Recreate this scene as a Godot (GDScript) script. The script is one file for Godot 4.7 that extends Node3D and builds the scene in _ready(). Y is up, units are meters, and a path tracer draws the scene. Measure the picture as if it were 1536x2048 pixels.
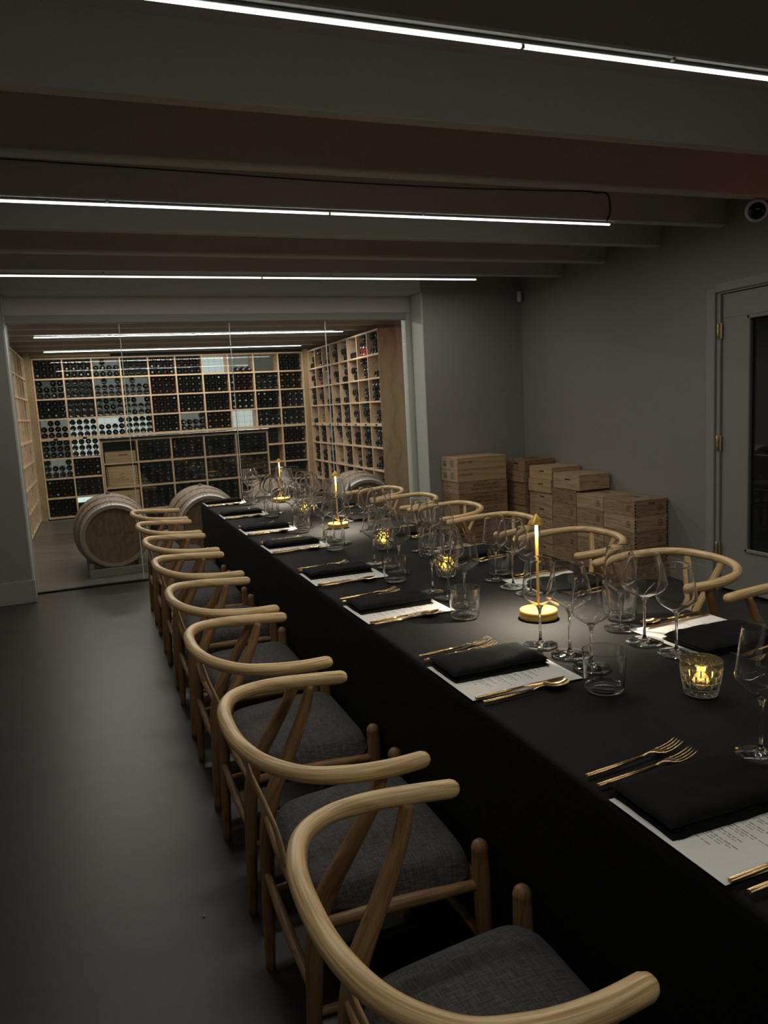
extends Node3D
# A wine-cellar dining room: long black-clothed table, wishbone chairs, glass partition and cellar behind.
# x to the right along the beams, y up, -z along the table; the camera stands over x = z = 0.

const EYE := 1.39
const TOP := 0.765          # height of the cloth on the table
const WALL_R := 3.945
const WALL_B := -6.47
const GLASS_Z := -6.78
const ORD := ["first", "second", "third", "fourth", "fifth", "sixth", "seventh", "eighth", "ninth", "tenth"]
const AISLE := [-0.80, -1.485, -2.135, -2.68, -3.40, -3.98, -4.67, -5.38]
const CRATE_SIDE := [-1.485, -2.16, -2.80, -3.45, -4.06, -4.70, -5.36]

var M := {}
var used := {}
var rng := RandomNumberGenerator.new()

# ------------------------------------------------------------------ naming
func numbered(n: String) -> String:
	if not used.has(n):
		used[n] = 0
		return n
	used[n] += 1
	return "%s_%03d" % [n, used[n]]

func tag(o: Node, label: String, category := "", group := "", kind := "") -> void:
	if label: o.set_meta("label", label)
	if category: o.set_meta("category", category)
	if group: o.set_meta("group", group)
	if kind: o.set_meta("kind", kind)

func thing(n: String, label: String, category: String, at := Vector3.ZERO, turn := 0.0, group := "") -> Node3D:
	var o := Node3D.new()
	o.name = numbered(n)
	add_child(o)
	o.position = at
	o.rotation.y = turn
	tag(o, label, category, group)
	return o

func copy_of(src: Node3D, n: String, label: String, at: Vector3, turn := 0.0) -> Node3D:
	var o: Node3D = src.duplicate()
	o.name = numbered(n)
	add_child(o)
	o.position = at
	o.rotation = Vector3(0, turn, 0)
	o.set_meta("label", label)
	return o

func done(st: SurfaceTool) -> ArrayMesh:
	st.generate_normals()
	st.index()
	return st.commit()

func put(n: String, mesh: Mesh, m: Material, parent: Node = null) -> MeshInstance3D:
	var o := MeshInstance3D.new()
	o.mesh = mesh
	o.material_override = m
	if parent == null or parent == self:
		o.name = numbered(n)
		add_child(o)
	else:
		o.name = n
		parent.add_child(o, true)
	return o

func structure(n: String, mesh: Mesh, m: Material, label: String, category: String) -> MeshInstance3D:
	var o := put(n, mesh, m)
	tag(o, label, category, "", "structure")
	return o

# ------------------------------------------------------------------ shapes
func begin() -> SurfaceTool:
	var st := SurfaceTool.new()
	st.begin(Mesh.PRIMITIVE_TRIANGLES)
	st.set_smooth_group(-1)
	return st

# a, b, c counter-clockwise seen from outside; stored clockwise, as Godot wants
func tri(st: SurfaceTool, a: Vector3, b: Vector3, c: Vector3, ua := Vector2.ZERO, ub := Vector2.ZERO, uc := Vector2.ZERO) -> void:
	st.set_uv(ua); st.add_vertex(a)
	st.set_uv(uc); st.add_vertex(c)
	st.set_uv(ub); st.add_vertex(b)

func quad(st: SurfaceTool, a: Vector3, b: Vector3, c: Vector3, d: Vector3, ua := Vector2.ZERO, ub := Vector2(1, 0), uc := Vector2(1, 1), ud := Vector2(0, 1)) -> void:
	tri(st, a, b, c, ua, ub, uc)
	tri(st, a, c, d, ua, uc, ud)

# a box with bevelled edges; grain (u) runs along its longest side
func bx(st: SurfaceTool, c: Vector3, s: Vector3, bev := 0.0, t := Transform3D.IDENTITY) -> void:
	st.set_smooth_group(-1)
	var h := s * 0.5
	var long := 0
	if s[1] > s[long]: long = 1
	if s[2] > s[long]: long = 2
	var shift := Vector2(c.x * 3.7 + c.z * 1.3, c.y * 2.9 + c.x * 1.7)
	var cor := {}
	for ax in 3:
		for sg in [-1.0, 1.0]:
			var a1 := (ax + 1) % 3
			var a2 := (ax + 2) % 3
			var ps := []
			var us := []
			for k in 4:
				var p1: float = [-1.0, 1.0, 1.0, -1.0][k]
				var p2: float = [-1.0, -1.0, 1.0, 1.0][k]
				var v := Vector3.ZERO
				v[ax] = sg * h[ax]
				v[a1] = p1 * (h[a1] - bev)
				v[a2] = p2 * (h[a2] - bev)
				var uu := a1
				var vv := a2
				if a2 == long or (ax == long and s[a2] > s[a1]):
					uu = a2
					vv = a1
				us.append(Vector2(v[uu], v[vv]) + shift)
				var sgn := Vector3.ZERO
				sgn[ax] = sg; sgn[a1] = p1; sgn[a2] = p2
				cor["%d%s" % [ax, sgn]] = t * (c + v)
				ps.append(t * (c + v))
			if sg > 0:
				quad(st, ps[0], ps[1], ps[2], ps[3], us[0], us[1], us[2], us[3])
			else:
				quad(st, ps[3], ps[2], ps[1], ps[0], us[3], us[2], us[1], us[0])
	if bev <= 0.0: return
	for ax in 3:               # edges parallel to ax
		var a1 := (ax + 1) % 3
		var a2 := (ax + 2) % 3
		for s1 in [-1.0, 1.0]:
			for s2 in [-1.0, 1.0]:
				var lo := Vector3.ZERO
				lo[ax] = -1.0; lo[a1] = s1; lo[a2] = s2
				var hi := lo
				hi[ax] = 1.0
				var A: Vector3 = cor["%d%s" % [a1, lo]]
				var B: Vector3 = cor["%d%s" % [a1, hi]]
				var C: Vector3 = cor["%d%s" % [a2, hi]]
				var D: Vector3 = cor["%d%s" % [a2, lo]]
				if s1 * s2 > 0: quad(st, A, C, B, A) if false else quad(st, D, C, B, A, Vector2(0, 0), Vector2(h[ax] * 2, 0), Vector2(h[ax] * 2, bev), Vector2(0, bev))
				else: quad(st, A, B, C, D, Vector2(0, 0), Vector2(h[ax] * 2, 0), Vector2(h[ax] * 2, bev), Vector2(0, bev))
	for sx in [-1.0, 1.0]:
		for sy in [-1.0, 1.0]:
			for sz in [-1.0, 1.0]:
				var k := Vector3(sx, sy, sz)
				var A: Vector3 = cor["0%s" % k]
				var B: Vector3 = cor["1%s" % k]
				var C: Vector3 = cor["2%s" % k]
				if sx * sy * sz > 0: tri(st, A, B, C)
				else: tri(st, A, C, B)

func box_mesh(c: Vector3, s: Vector3, bev := 0.0, t := Transform3D.IDENTITY) -> ArrayMesh:
	var st := begin()
	bx(st, c, s, bev, t)
	return done(st)

func span(a: Vector3, b: Vector3, bev := 0.0) -> ArrayMesh:
	return box_mesh((a + b) * 0.5, (b - a).abs(), bev)

# a surface through rows of points; rows[i][j]; (row direction) x (column direction) points out
func skin(st: SurfaceTool, rows: Array, group: int, us: PackedFloat32Array, vs: PackedFloat32Array) -> void:
	st.set_smooth_group(group)
	for i in rows.size() - 1:
		var r0: PackedVector3Array = rows[i]
		var r1: PackedVector3Array = rows[i + 1]
		for j in r0.size() - 1:
			var u0 := Vector2(us[i], vs[j])
			var u1 := Vector2(us[i + 1], vs[j])
			var u2 := Vector2(us[i + 1], vs[j + 1])
			var u3 := Vector2(us[i], vs[j + 1])
			if not r0[j].is_equal_approx(r1[j]): tri(st, r0[j], r1[j], r1[j + 1], u0, u1, u2)
			if not r0[j + 1].is_equal_approx(r1[j + 1]): tri(st, r0[j], r1[j + 1], r0[j + 1], u0, u2, u3)

# profile of (radius, height), listed so that the outside lies to its right when r is to the right and y up
func lathe(st: SurfaceTool, prof: Array, segs := 24, group := 1, t := Transform3D.IDENTITY) -> void:
	var rows := []
	var us := PackedFloat32Array()
	var run := 0.0
	for i in prof.size():
		if i: run += (prof[i] - prof[i - 1]).length()
		us.append(run)
		var row := PackedVector3Array()
		for k in segs + 1:
			var a := TAU * (k % segs) / segs
			row.append(t * Vector3(prof[i].x * cos(a), prof[i].y, prof[i].x * sin(a)))
		rows.append(row)
	var vs := PackedFloat32Array()
	for k in segs + 1: vs.append(float(k) / segs)
	skin(st, rows, group, us, vs)

func lathe_mesh(profs: Array, segs := 24, t := Transform3D.IDENTITY) -> ArrayMesh:
	var st := begin()
	for i in profs.size(): lathe(st, profs[i], segs, i + 1, t)
	return done(st)

func smooth_path(ps: Array, per := 6) -> PackedVector3Array:
	var out := PackedVector3Array()
	for i in ps.size() - 1:
		var p0: Vector3 = ps[maxi(i - 1, 0)]
		var p3: Vector3 = ps[mini(i + 2, ps.size() - 1)]
		for k in per:
			out.append(ps[i].cubic_interpolate(ps[i + 1], p0, p3, float(k) / per))
	out.append(ps[-1])
	return out

func smooth_values(vs: Array, per := 6) -> PackedFloat32Array:
	var out := PackedFloat32Array()
	for i in vs.size() - 1:
		for k in per: out.append(lerpf(vs[i], vs[i + 1], smoothstep(0, 1, float(k) / per)))
	out.append(vs[-1])
	return out

# a swept rod; ra along the side direction, rb along the up direction of each cross-section
func tube(st: SurfaceTool, ps: PackedVector3Array, ra: PackedFloat32Array, rb: PackedFloat32Array, segs := 10, group := 1, up := Vector3.UP, round_ends := 0) -> void:
	var n := ps.size()
	var rows := []
	var us := PackedFloat32Array()
	var vs := PackedFloat32Array()
	for k in segs + 1: vs.append(float(k) / segs * TAU * maxf(ra[n / 2], rb[n / 2]))
	var run := 0.0
	var side := Vector3.ZERO
	for i in n:
		var d := (ps[mini(i + 1, n - 1)] - ps[maxi(i - 1, 0)]).normalized()
		if side == Vector3.ZERO:
			var r := up if absf(up.dot(d)) < 0.95 else Vector3(0.3, 0.1, 1)
			side = d.cross(r).normalized()
		else:
			side = (side - d * side.dot(d)).normalized()
		var v := side.cross(d).normalized()
		if i: run += (ps[i] - ps[i - 1]).length()
		var caps := []
		if i == 0: caps = [[1.0, 0.0], [0.82, 0.55], [0.5, 0.86], [0.0, 1.0]] if round_ends else [[1.0, 0.0], [0.0, 0.0]]
		if i == n - 1: caps = [[1.0, 0.0], [0.82, 0.55], [0.5, 0.86], [0.0, 1.0]] if round_ends else [[1.0, 0.0], [0.0, 0.0]]
		if i == 0:
			caps.reverse()
			for c in caps.slice(0, caps.size() - 1):
				rows.append(ring(ps[i] - d * (c[1] * ra[i] * round_ends), side, v, ra[i] * c[0], rb[i] * c[0], segs)); us.append(run)
		rows.append(ring(ps[i], side, v, ra[i], rb[i], segs)); us.append(run)
		if i == n - 1:
			for c in caps.slice(1):
				rows.append(ring(ps[i] + d * (c[1] * ra[i] * round_ends), side, v, ra[i] * c[0], rb[i] * c[0], segs)); us.append(run)
	skin(st, rows, group, us, vs)

func ring(p: Vector3, side: Vector3, v: Vector3, ra: float, rb: float, segs: int) -> PackedVector3Array:
	var row := PackedVector3Array()
	for k in segs + 1:
		var a := TAU * (k % segs) / segs
		row.append(p + side * (ra * cos(a)) + v * (rb * sin(a)))
	return row

func rod(ps: Array, rs: Array, per := 5, segs := 10, up := Vector3.UP, ends := 1, flat := 1.0) -> ArrayMesh:
	var st := begin()
	var r := smooth_values(rs, per)
	var r2 := PackedFloat32Array()
	for x in r: r2.append(x * flat)
	tube(st, smooth_path(ps, per), r, r2, segs, 1, up, ends)
	return done(st)

func bar(a: Vector3, b: Vector3, r: float, segs := 8) -> ArrayMesh:
	var st := begin()
	tube(st, PackedVector3Array([a, b]), PackedFloat32Array([r, r]), PackedFloat32Array([r, r]), segs)
	return done(st)

func lettering(words: String, height: float, parent: Node, t: Transform3D, m: Material, font_name := "Droid Serif", n := "printed_lettering") -> MeshInstance3D:
	var f := SystemFont.new()
	f.font_names = PackedStringArray([font_name])
	var tm := TextMesh.new()
	tm.text = words
	tm.font = f
	tm.font_size = 24
	tm.pixel_size = height / 17.0
	tm.depth = 0.0006
	tm.curve_step = 2.0
	var o := put(n, tm, m, parent)
	o.transform = t
	return o

# ------------------------------------------------------------------ materials
func mat(n: String, c: Color, rough: float, metal := 0.0, tex: Texture2D = null, scale := 1.0) -> StandardMaterial3D:
	var m := StandardMaterial3D.new()
	m.resource_name = n
	m.albedo_color = c
	m.roughness = rough
	m.metallic = metal
	if tex:
		m.albedo_texture = tex
		m.uv1_scale = Vector3(scale, scale, scale)
	M[n] = m
	return m

func relief(m: StandardMaterial3D, tex: Texture2D, cm: float) -> void:
	m.heightmap_enabled = true
	m.heightmap_texture = tex
	m.heightmap_scale = cm

func noise(seed_: int, freq: float, oct := 4) -> FastNoiseLite:
	var n := FastNoiseLite.new()
	n.seed = seed_
	n.frequency = freq
	n.fractal_octaves = oct
	n.noise_type = FastNoiseLite.TYPE_SIMPLEX_SMOOTH
	return n

func picture(w: int, h: int, f: Callable) -> ImageTexture:
	var im := Image.create(w, h, false, Image.FORMAT_RGB8)
	for y in h:
		for x in w: im.set_pixel(x, y, f.call(x, y))
	return ImageTexture.create_from_image(im)

# grain running along u; tiles because the noise is looked up on a circle across u
func wood_texture(seed_: int, light: Color, dark: Color, rings: float, streak: float) -> ImageTexture:
	var a := noise(seed_, 1.0, 3)
	var b := noise(seed_ + 7, 1.0, 2)
	var w := 384
	var h := 256
	return picture(w, h, func(x: int, y: int) -> Color:
		var u := TAU * x / w
		var v := TAU * y / h
		var q := Vector3(cos(u) * 0.35 + cos(v) * 0.5, sin(u) * 0.35, sin(v) * 0.5)
		var n := a.get_noise_3d(q.x, q.y, q.z)
		var g := 0.5 + 0.5 * sin((n * rings + 1.6 * sin(v)) * 6.0)
		var s := b.get_noise_3d(cos(u) * 1.2 + cos(v) * 14.0, sin(u) * 1.2, sin(v) * 14.0)
		var t := clampf(0.55 * g * g * g + streak * (s + 0.25) * 1.1, 0.0, 1.0)
		return light.lerp(dark, t))

func make_materials() -> void:
	var oak := wood_texture(3, Color(0.965, 0.84, 0.625), Color(0.77, 0.62, 0.42), 2.2, 0.7)
	mat("oak", Color.WHITE, 0.36, 0.0, oak, 2.2)
	M.oak.uv1_scale = Vector3(0.9, 5.0, 1)
	M.oak.clearcoat_enabled = true
	M.oak.clearcoat = 0.25
	M.oak.clearcoat_roughness = 0.25
	var leg := wood_texture(9, Color(0.67, 0.525, 0.365), Color(0.49, 0.365, 0.235), 2.4, 0.6)  # same oak, darkened: the weaker light below the bow put into the colour
	mat("oak_shaded", Color.WHITE, 0.42, 0.0, leg, 2.2)
	M.oak_shaded.uv1_scale = Vector3(0.9, 5.0, 1)
	var ply := wood_texture(15, Color(0.90, 0.795, 0.665), Color(0.79, 0.675, 0.545), 2.0, 0.5)
	mat("rack_wood", Color.WHITE, 0.55, 0.0, ply, 1.2)
	var birch := wood_texture(19, Color(0.71, 0.625, 0.475), Color(0.63, 0.545, 0.405), 1.0, 0.2)
	mat("birch_ply", Color.WHITE, 0.5, 0.0, birch, 0.8)
	var k := 0
	for c in [[Color(0.69, 0.575, 0.455), Color(0.49, 0.385, 0.285)], [Color(0.75, 0.645, 0.52), Color(0.60, 0.49, 0.365)], [Color(0.64, 0.52, 0.405), Color(0.45, 0.345, 0.255)]]:
		mat("crate_pine_%d" % k, Color.WHITE, 0.7, 0.0, wood_texture(31 + 5 * k, c[0], c[1], [3.0, 1.6, 3.4][k], 0.55), 1.7)
		M["crate_pine_%d" % k].uv1_scale = Vector3(0.8, 3.2, 1)
		k += 1
	mat("crate_pale", Color.WHITE, 0.6, 0.0, wood_texture(53, Color(0.76, 0.645, 0.49), Color(0.66, 0.545, 0.395), 0.8, 0.3), 1.4)
	M.crate_pale.uv1_scale = Vector3(0.7, 2.6, 1)
	mat("brand_ink", Color(0.20, 0.13, 0.09), 0.8)
	mat("faded_ink", Color(0.40, 0.29, 0.20), 0.8)
	mat("end_grain", Color(0.22, 0.14, 0.09), 0.9)
	mat("sticker", Color(0.62, 0.60, 0.55), 0.7)
	# floor: troweled concrete
	var fa := noise(5, 0.9, 5)
	var fb := noise(6, 3.0, 4)
	var fl := picture(384, 384, func(x: int, y: int) -> Color:
		var u := TAU * x / 384.0
		var v := TAU * y / 384.0
		var n := fa.get_noise_3d(cos(u) * 1.6 + 3.0 * cos(v), sin(u) * 1.6, 3.0 * sin(v))
		var m := fb.get_noise_3d(cos(u) * 4.0 + 5.0 * cos(v), sin(u) * 4.0, 5.0 * sin(v))
		var g := 0.375 + 0.06 * n + 0.025 * m
		return Color(g * 1.0, g * 0.975, g * 0.915))
	mat("concrete_lit", Color(1, 0.99, 0.96), 0.31, 0.0, fl, 0.3)  # brighter copy of the same concrete: the cellar's light put into the colour
	M.concrete_lit.uv1_triplanar = true
	M.concrete_lit.uv1_world_triplanar = true
	mat("concrete", Color(0.57, 0.565, 0.555), 0.34, 0.0, fl, 0.3)
	M.concrete.uv1_triplanar = true
	M.concrete.uv1_world_triplanar = true
	# painted plaster with a faint roller relief
	var pn := noise(12, 0.11, 4)
	var pl := picture(256, 256, func(x: int, y: int) -> Color:
		var u := TAU * x / 256.0
		var v := TAU * y / 256.0
		var g := 0.5 + 0.5 * pn.get_noise_3d(cos(u) * 60 + cos(v) * 60, sin(u) * 60, sin(v) * 60)
		return Color(g, g, g))
	for p in [["wall_paint", Color(0.555, 0.548, 0.525)], ["beam_paint", Color(0.77, 0.745, 0.72)], ["trim_paint", Color(0.60, 0.59, 0.575)], ["cellar_paint", Color(0.55, 0.53, 0.49)]]:
		mat(p[0], p[1], 0.75)
		M[p[0]].uv1_triplanar = true
		M[p[0]].uv1_world_triplanar = true
		M[p[0]].uv1_scale = Vector3.ONE * 2.0
		relief(M[p[0]], pl, 0.12)
	mat("door_paint", Color(0.56, 0.56, 0.54), 0.55)
	mat("frame_white", Color(0.74, 0.76, 0.73), 0.45)
	mat("dark_metal", Color(0.05, 0.05, 0.055), 0.4, 0.6)
	# seat cloth: two-tone weave
	var wn := noise(77, 1.0, 2)
	var weave := picture(256, 256, func(x: int, y: int) -> Color:
		var u := TAU * x / 256.0
		var v := TAU * y / 256.0
		var w1 := wn.get_noise_3d(cos(u) * 0.7 + cos(v) * 16.0, sin(u) * 0.7, sin(v) * 16.0)
		var w2 := wn.get_noise_3d(cos(u) * 16.0 + 9.0, sin(u) * 16.0 + cos(v) * 0.7, sin(v) * 0.7)
		var c := 0.5 + 0.5 * sin(x * TAU / 4.0) * sin(y * TAU / 4.0)
		var g := clampf(0.335 + 0.125 * (w1 + w2) + 0.09 * (c - 0.5), 0.12, 0.75)
		return Color(g * 0.93, g * 0.905, g * 0.91))
	mat("seat_cloth", Color.WHITE, 0.95, 0.0, weave, 6.5)
	relief(M.seat_cloth, weave, 0.08)
	# table cloth and napkins
	var cn := noise(41, 1.0, 3)
	var ct := picture(256, 256, func(x: int, y: int) -> Color:
		var u := TAU * x / 256.0
		var v := TAU * y / 256.0
		var g := 0.5 + 0.35 * cn.get_noise_3d(cos(u) * 2.5 + cos(v) * 7, sin(u) * 2.5, sin(v) * 7) + 0.1 * sin(x * TAU / 4.0) * sin(y * TAU / 4.0)
		return Color(g, g, g))
	mat("black_cloth", Color(0.105, 0.104, 0.103), 0.8)
	M.black_cloth.metallic_specular = 0.28
	M.black_cloth.uv1_scale = Vector3.ONE * 3.0
	relief(M.black_cloth, ct, 0.1)
	mat("napkin_cloth", Color(0.07, 0.07, 0.071), 0.9)
	M.napkin_cloth.metallic_specular = 0.3
	M.napkin_cloth.uv1_scale = Vector3.ONE * 6.0
	relief(M.napkin_cloth, ct, 0.06)
	# metals
	mat("gold", Color(0.95, 0.81, 0.60), 0.16, 1.0)
	mat("lamp_gold", Color(0.86, 0.70, 0.36), 0.44, 0.8)
	mat("brass", Color(0.84, 0.76, 0.60), 0.42, 0.9)
	mat("hoop_steel", Color(0.74, 0.76, 0.78), 0.4, 0.5)
	mat("hoop_dark", Color(0.46, 0.47, 0.48), 0.42, 0.7)
	mat("rivet_steel", Color(0.25, 0.26, 0.27), 0.5, 0.8)
	# glass
	var thin := mat("thin_glass", Color(1, 1, 1, 0.015), 0.02)
	thin.transparency = BaseMaterial3D.TRANSPARENCY_ALPHA
	thin.cull_mode = BaseMaterial3D.CULL_DISABLED
	var pane := mat("pane_glass", Color(0.9, 1, 0.96, 0.006), 0.01)
	pane.transparency = BaseMaterial3D.TRANSPARENCY_ALPHA
	var solid := mat("solid_glass", Color(1, 1, 1, 0.004), 0.0)
	solid.refraction_enabled = true
	solid.refraction_scale = 0.05
	var cut := mat("cut_glass", Color(0.95, 0.97, 0.95, 0.025), 0.0)
	cut.refraction_enabled = true
	cut.refraction_scale = 0.05
	var rib := mat("cut_rib", Color(0.97, 0.98, 0.96, 0.22), 0.05)
	rib.transparency = BaseMaterial3D.TRANSPARENCY_ALPHA
	mat("pane_edge", Color(0.88, 0.90, 0.88), 0.2)
	# bottles
	mat("bottle_glass", Color(0.035, 0.045, 0.04), 0.12)
	mat("bottle_base", Color(0.03, 0.036, 0.036), 0.22)
	for c in [["capsule_red", Color(0.42, 0.12, 0.12)], ["capsule_white", Color(0.62, 0.62, 0.58)], ["capsule_grey", Color(0.30, 0.30, 0.30)], ["capsule_amber", Color(0.55, 0.38, 0.16)], ["capsule_purple", Color(0.30, 0.22, 0.45)], ["capsule_dark", Color(0.14, 0.12, 0.13)]]:
		mat(c[0], c[1], 0.45, 0.2)
	mat("wire", Color(0.30, 0.29, 0.28), 0.4, 0.5)
	mat("cubby_shade", Color(0.25, 0.19, 0.14), 0.8)  # shade deep in the side racks, as a dark brown
	mat("stone_top", Color(0.08, 0.09, 0.085), 0.12)
	mat("barrel_oak", Color.WHITE, 0.65, 0.0, wood_texture(83, Color(0.63, 0.55, 0.44), Color(0.48, 0.40, 0.30), 1.5, 0.6), 1.5)
	mat("barrel_head", Color.WHITE, 0.7, 0.0, wood_texture(91, Color(0.45, 0.355, 0.25), Color(0.34, 0.26, 0.17), 1.5, 0.5), 1.5)
	mat("cradle_wood", Color(0.47, 0.455, 0.41), 0.7)
	mat("candle_wax", Color(0.78, 0.76, 0.70), 0.5)
	mat("white_plastic", Color(0.78, 0.78, 0.80), 0.35)
	mat("dark_glass", Color(0.02, 0.02, 0.022), 0.08)
	mat("corridor_paint", Color(0.20, 0.10, 0.09), 0.8)
	mat("cable_black", Color(0.04, 0.035, 0.03), 0.6)
	for g in [["strip_glow", Color(0.95, 1.0, 0.97), 3.8], ["sign_glow", Color(1.0, 0.10, 0.08), 0.5], ["lamp_glow", Color(1.0, 0.92, 0.76), 250.0], ["flame_glow", Color(1.0, 0.82, 0.28), 2.2], ["panel_glow", Color(0.86, 0.93, 0.89), 0.62], ["panel_bright", Color(0.86, 0.95, 0.90), 0.95], ["panel_dim", Color(0.86, 0.90, 0.84), 0.17], ["panel_faint", Color(0.76, 0.80, 0.72), 0.09]]:
		mat(g[0], Color(0.1, 0.1, 0.1), 0.6)
		M[g[0]].emission_enabled = true
		M[g[0]].emission = g[1]
		M[g[0]].emission_energy_multiplier = g[2]

# ------------------------------------------------------------------ camera and light
func strip_lamp(x0: float, x1: float, y: float, z: float, turn: float, label: String, energy := 1.35) -> void:
	var mid := (x0 + x1) * 0.5
	var n := thing("led_strip_light", label, "strip light", Vector3(mid, y, z), turn, "linear strip lights under the beams")
	var w := (x1 - x0) * 0.5 - 0.006
	for s in [-1.0, 1.0]:
		put("diffuser", box_mesh(Vector3(s * (x1 - x0) * 0.25, 0, 0), Vector3(w, 0.010, 0.013), 0.003), M.strip_glow, n)
	put("housing", box_mesh(Vector3(0, 0.0092, 0), Vector3(x1 - x0, 0.008, 0.018), 0.001), M.trim_paint, n)
	put("connector", box_mesh(Vector3(0, -0.001, 0), Vector3(0.012, 0.011, 0.0145), 0.002), M.trim_paint, n)
	for s in [-0.62, 0.3]:
		put("mounting_clip", box_mesh(Vector3(s * (x1 - x0) * 0.5, 0.018, 0.008), Vector3(0.012, 0.02, 0.03), 0.001), M.trim_paint, n)
	for s in [-1.0, 1.0]:
		var l := AreaLight3D.new()
		l.name = "strip_light"
		l.area_size = Vector2(w, 0.013)
		l.area_normalize_energy = true
		l.light_color = Color(1.0, 0.975, 0.925)
		l.light_energy = energy * 0.5
		l.area_range = 14.0
		l.shadow_enabled = true
		n.add_child(l, true)
		l.position = Vector3(s * (x1 - x0) * 0.25, -0.007, 0)
		l.rotation.x = -PI / 2

func _ready() -> void:
	rng.seed = 20
	# camera
	var cam := Camera3D.new()
	cam.name = "camera"
	add_child(cam)
	cam.transform = Transform3D(Basis(Vector3(0.932, -0.053444, 0.358497), Vector3(0.099392, 0.98884, -0.11098), Vector3(-0.348565, 0.139065, 0.926911)), Vector3(0, EYE, 0)).orthonormalized()
	cam.fov = 67.96
	cam.near = 0.05
	cam.far = 60.0
	cam.current = true
	# surroundings: a closed basement room, no daylight
	var we := WorldEnvironment.new()
	we.name = "surroundings"
	var env := Environment.new()
	env.background_mode = Environment.BG_COLOR
	env.background_color = Color.BLACK
	env.tonemap_mode = Environment.TONE_MAPPER_LINEAR
	env.tonemap_exposure = 1.0
	env.sdfgi_enabled = true
	env.ssao_enabled = true
	env.ssil_enabled = true
	we.environment = env
	add_child(we)
	make_materials()
	# linear lamps on the beams: dining room, behind the camera, cellar
	strip_lamp(-0.5, 3.06, 2.40, -2.055, 0.0, "bright linear strip lamp under the beam above the near half of the table")
	strip_lamp(-0.5, 3.06, 2.40, -3.975, 0.0, "bright linear strip lamp with a black cable at its end, over mid table")
	strip_lamp(-0.5, 3.12, 2.385, -5.815, 0.0, "bright linear strip lamp just before the glass partition header")
	strip_lamp(-0.5, 3.06, 2.40, -0.10, 0.0, "linear strip lamp under the beam over the near end of the room", 0.7)
	strip_lamp(-0.5, 3.06, 2.40, 1.90, 0.0, "linear strip lamp under a beam behind the table's near end", 0.9)
	strip_lamp(-0.5, 3.10, 2.34, -9.41, -0.03, "linear strip lamp in the cellar over the barrels", 3.6)
	strip_lamp(-0.5, 3.08, 2.345, -11.40, -0.03, "linear strip lamp in the cellar beside the back rack's top", 2.7)
	strip_lamp(-0.5, 3.06, 2.34, -7.50, 0.0, "linear strip lamp in the cellar just behind the partition header", 2.5)
	build_room()
	build_partition()
	build_cellar()
	build_table()
	build_chairs()
	build_crates()
	build_settings()
	build_small()

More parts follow.
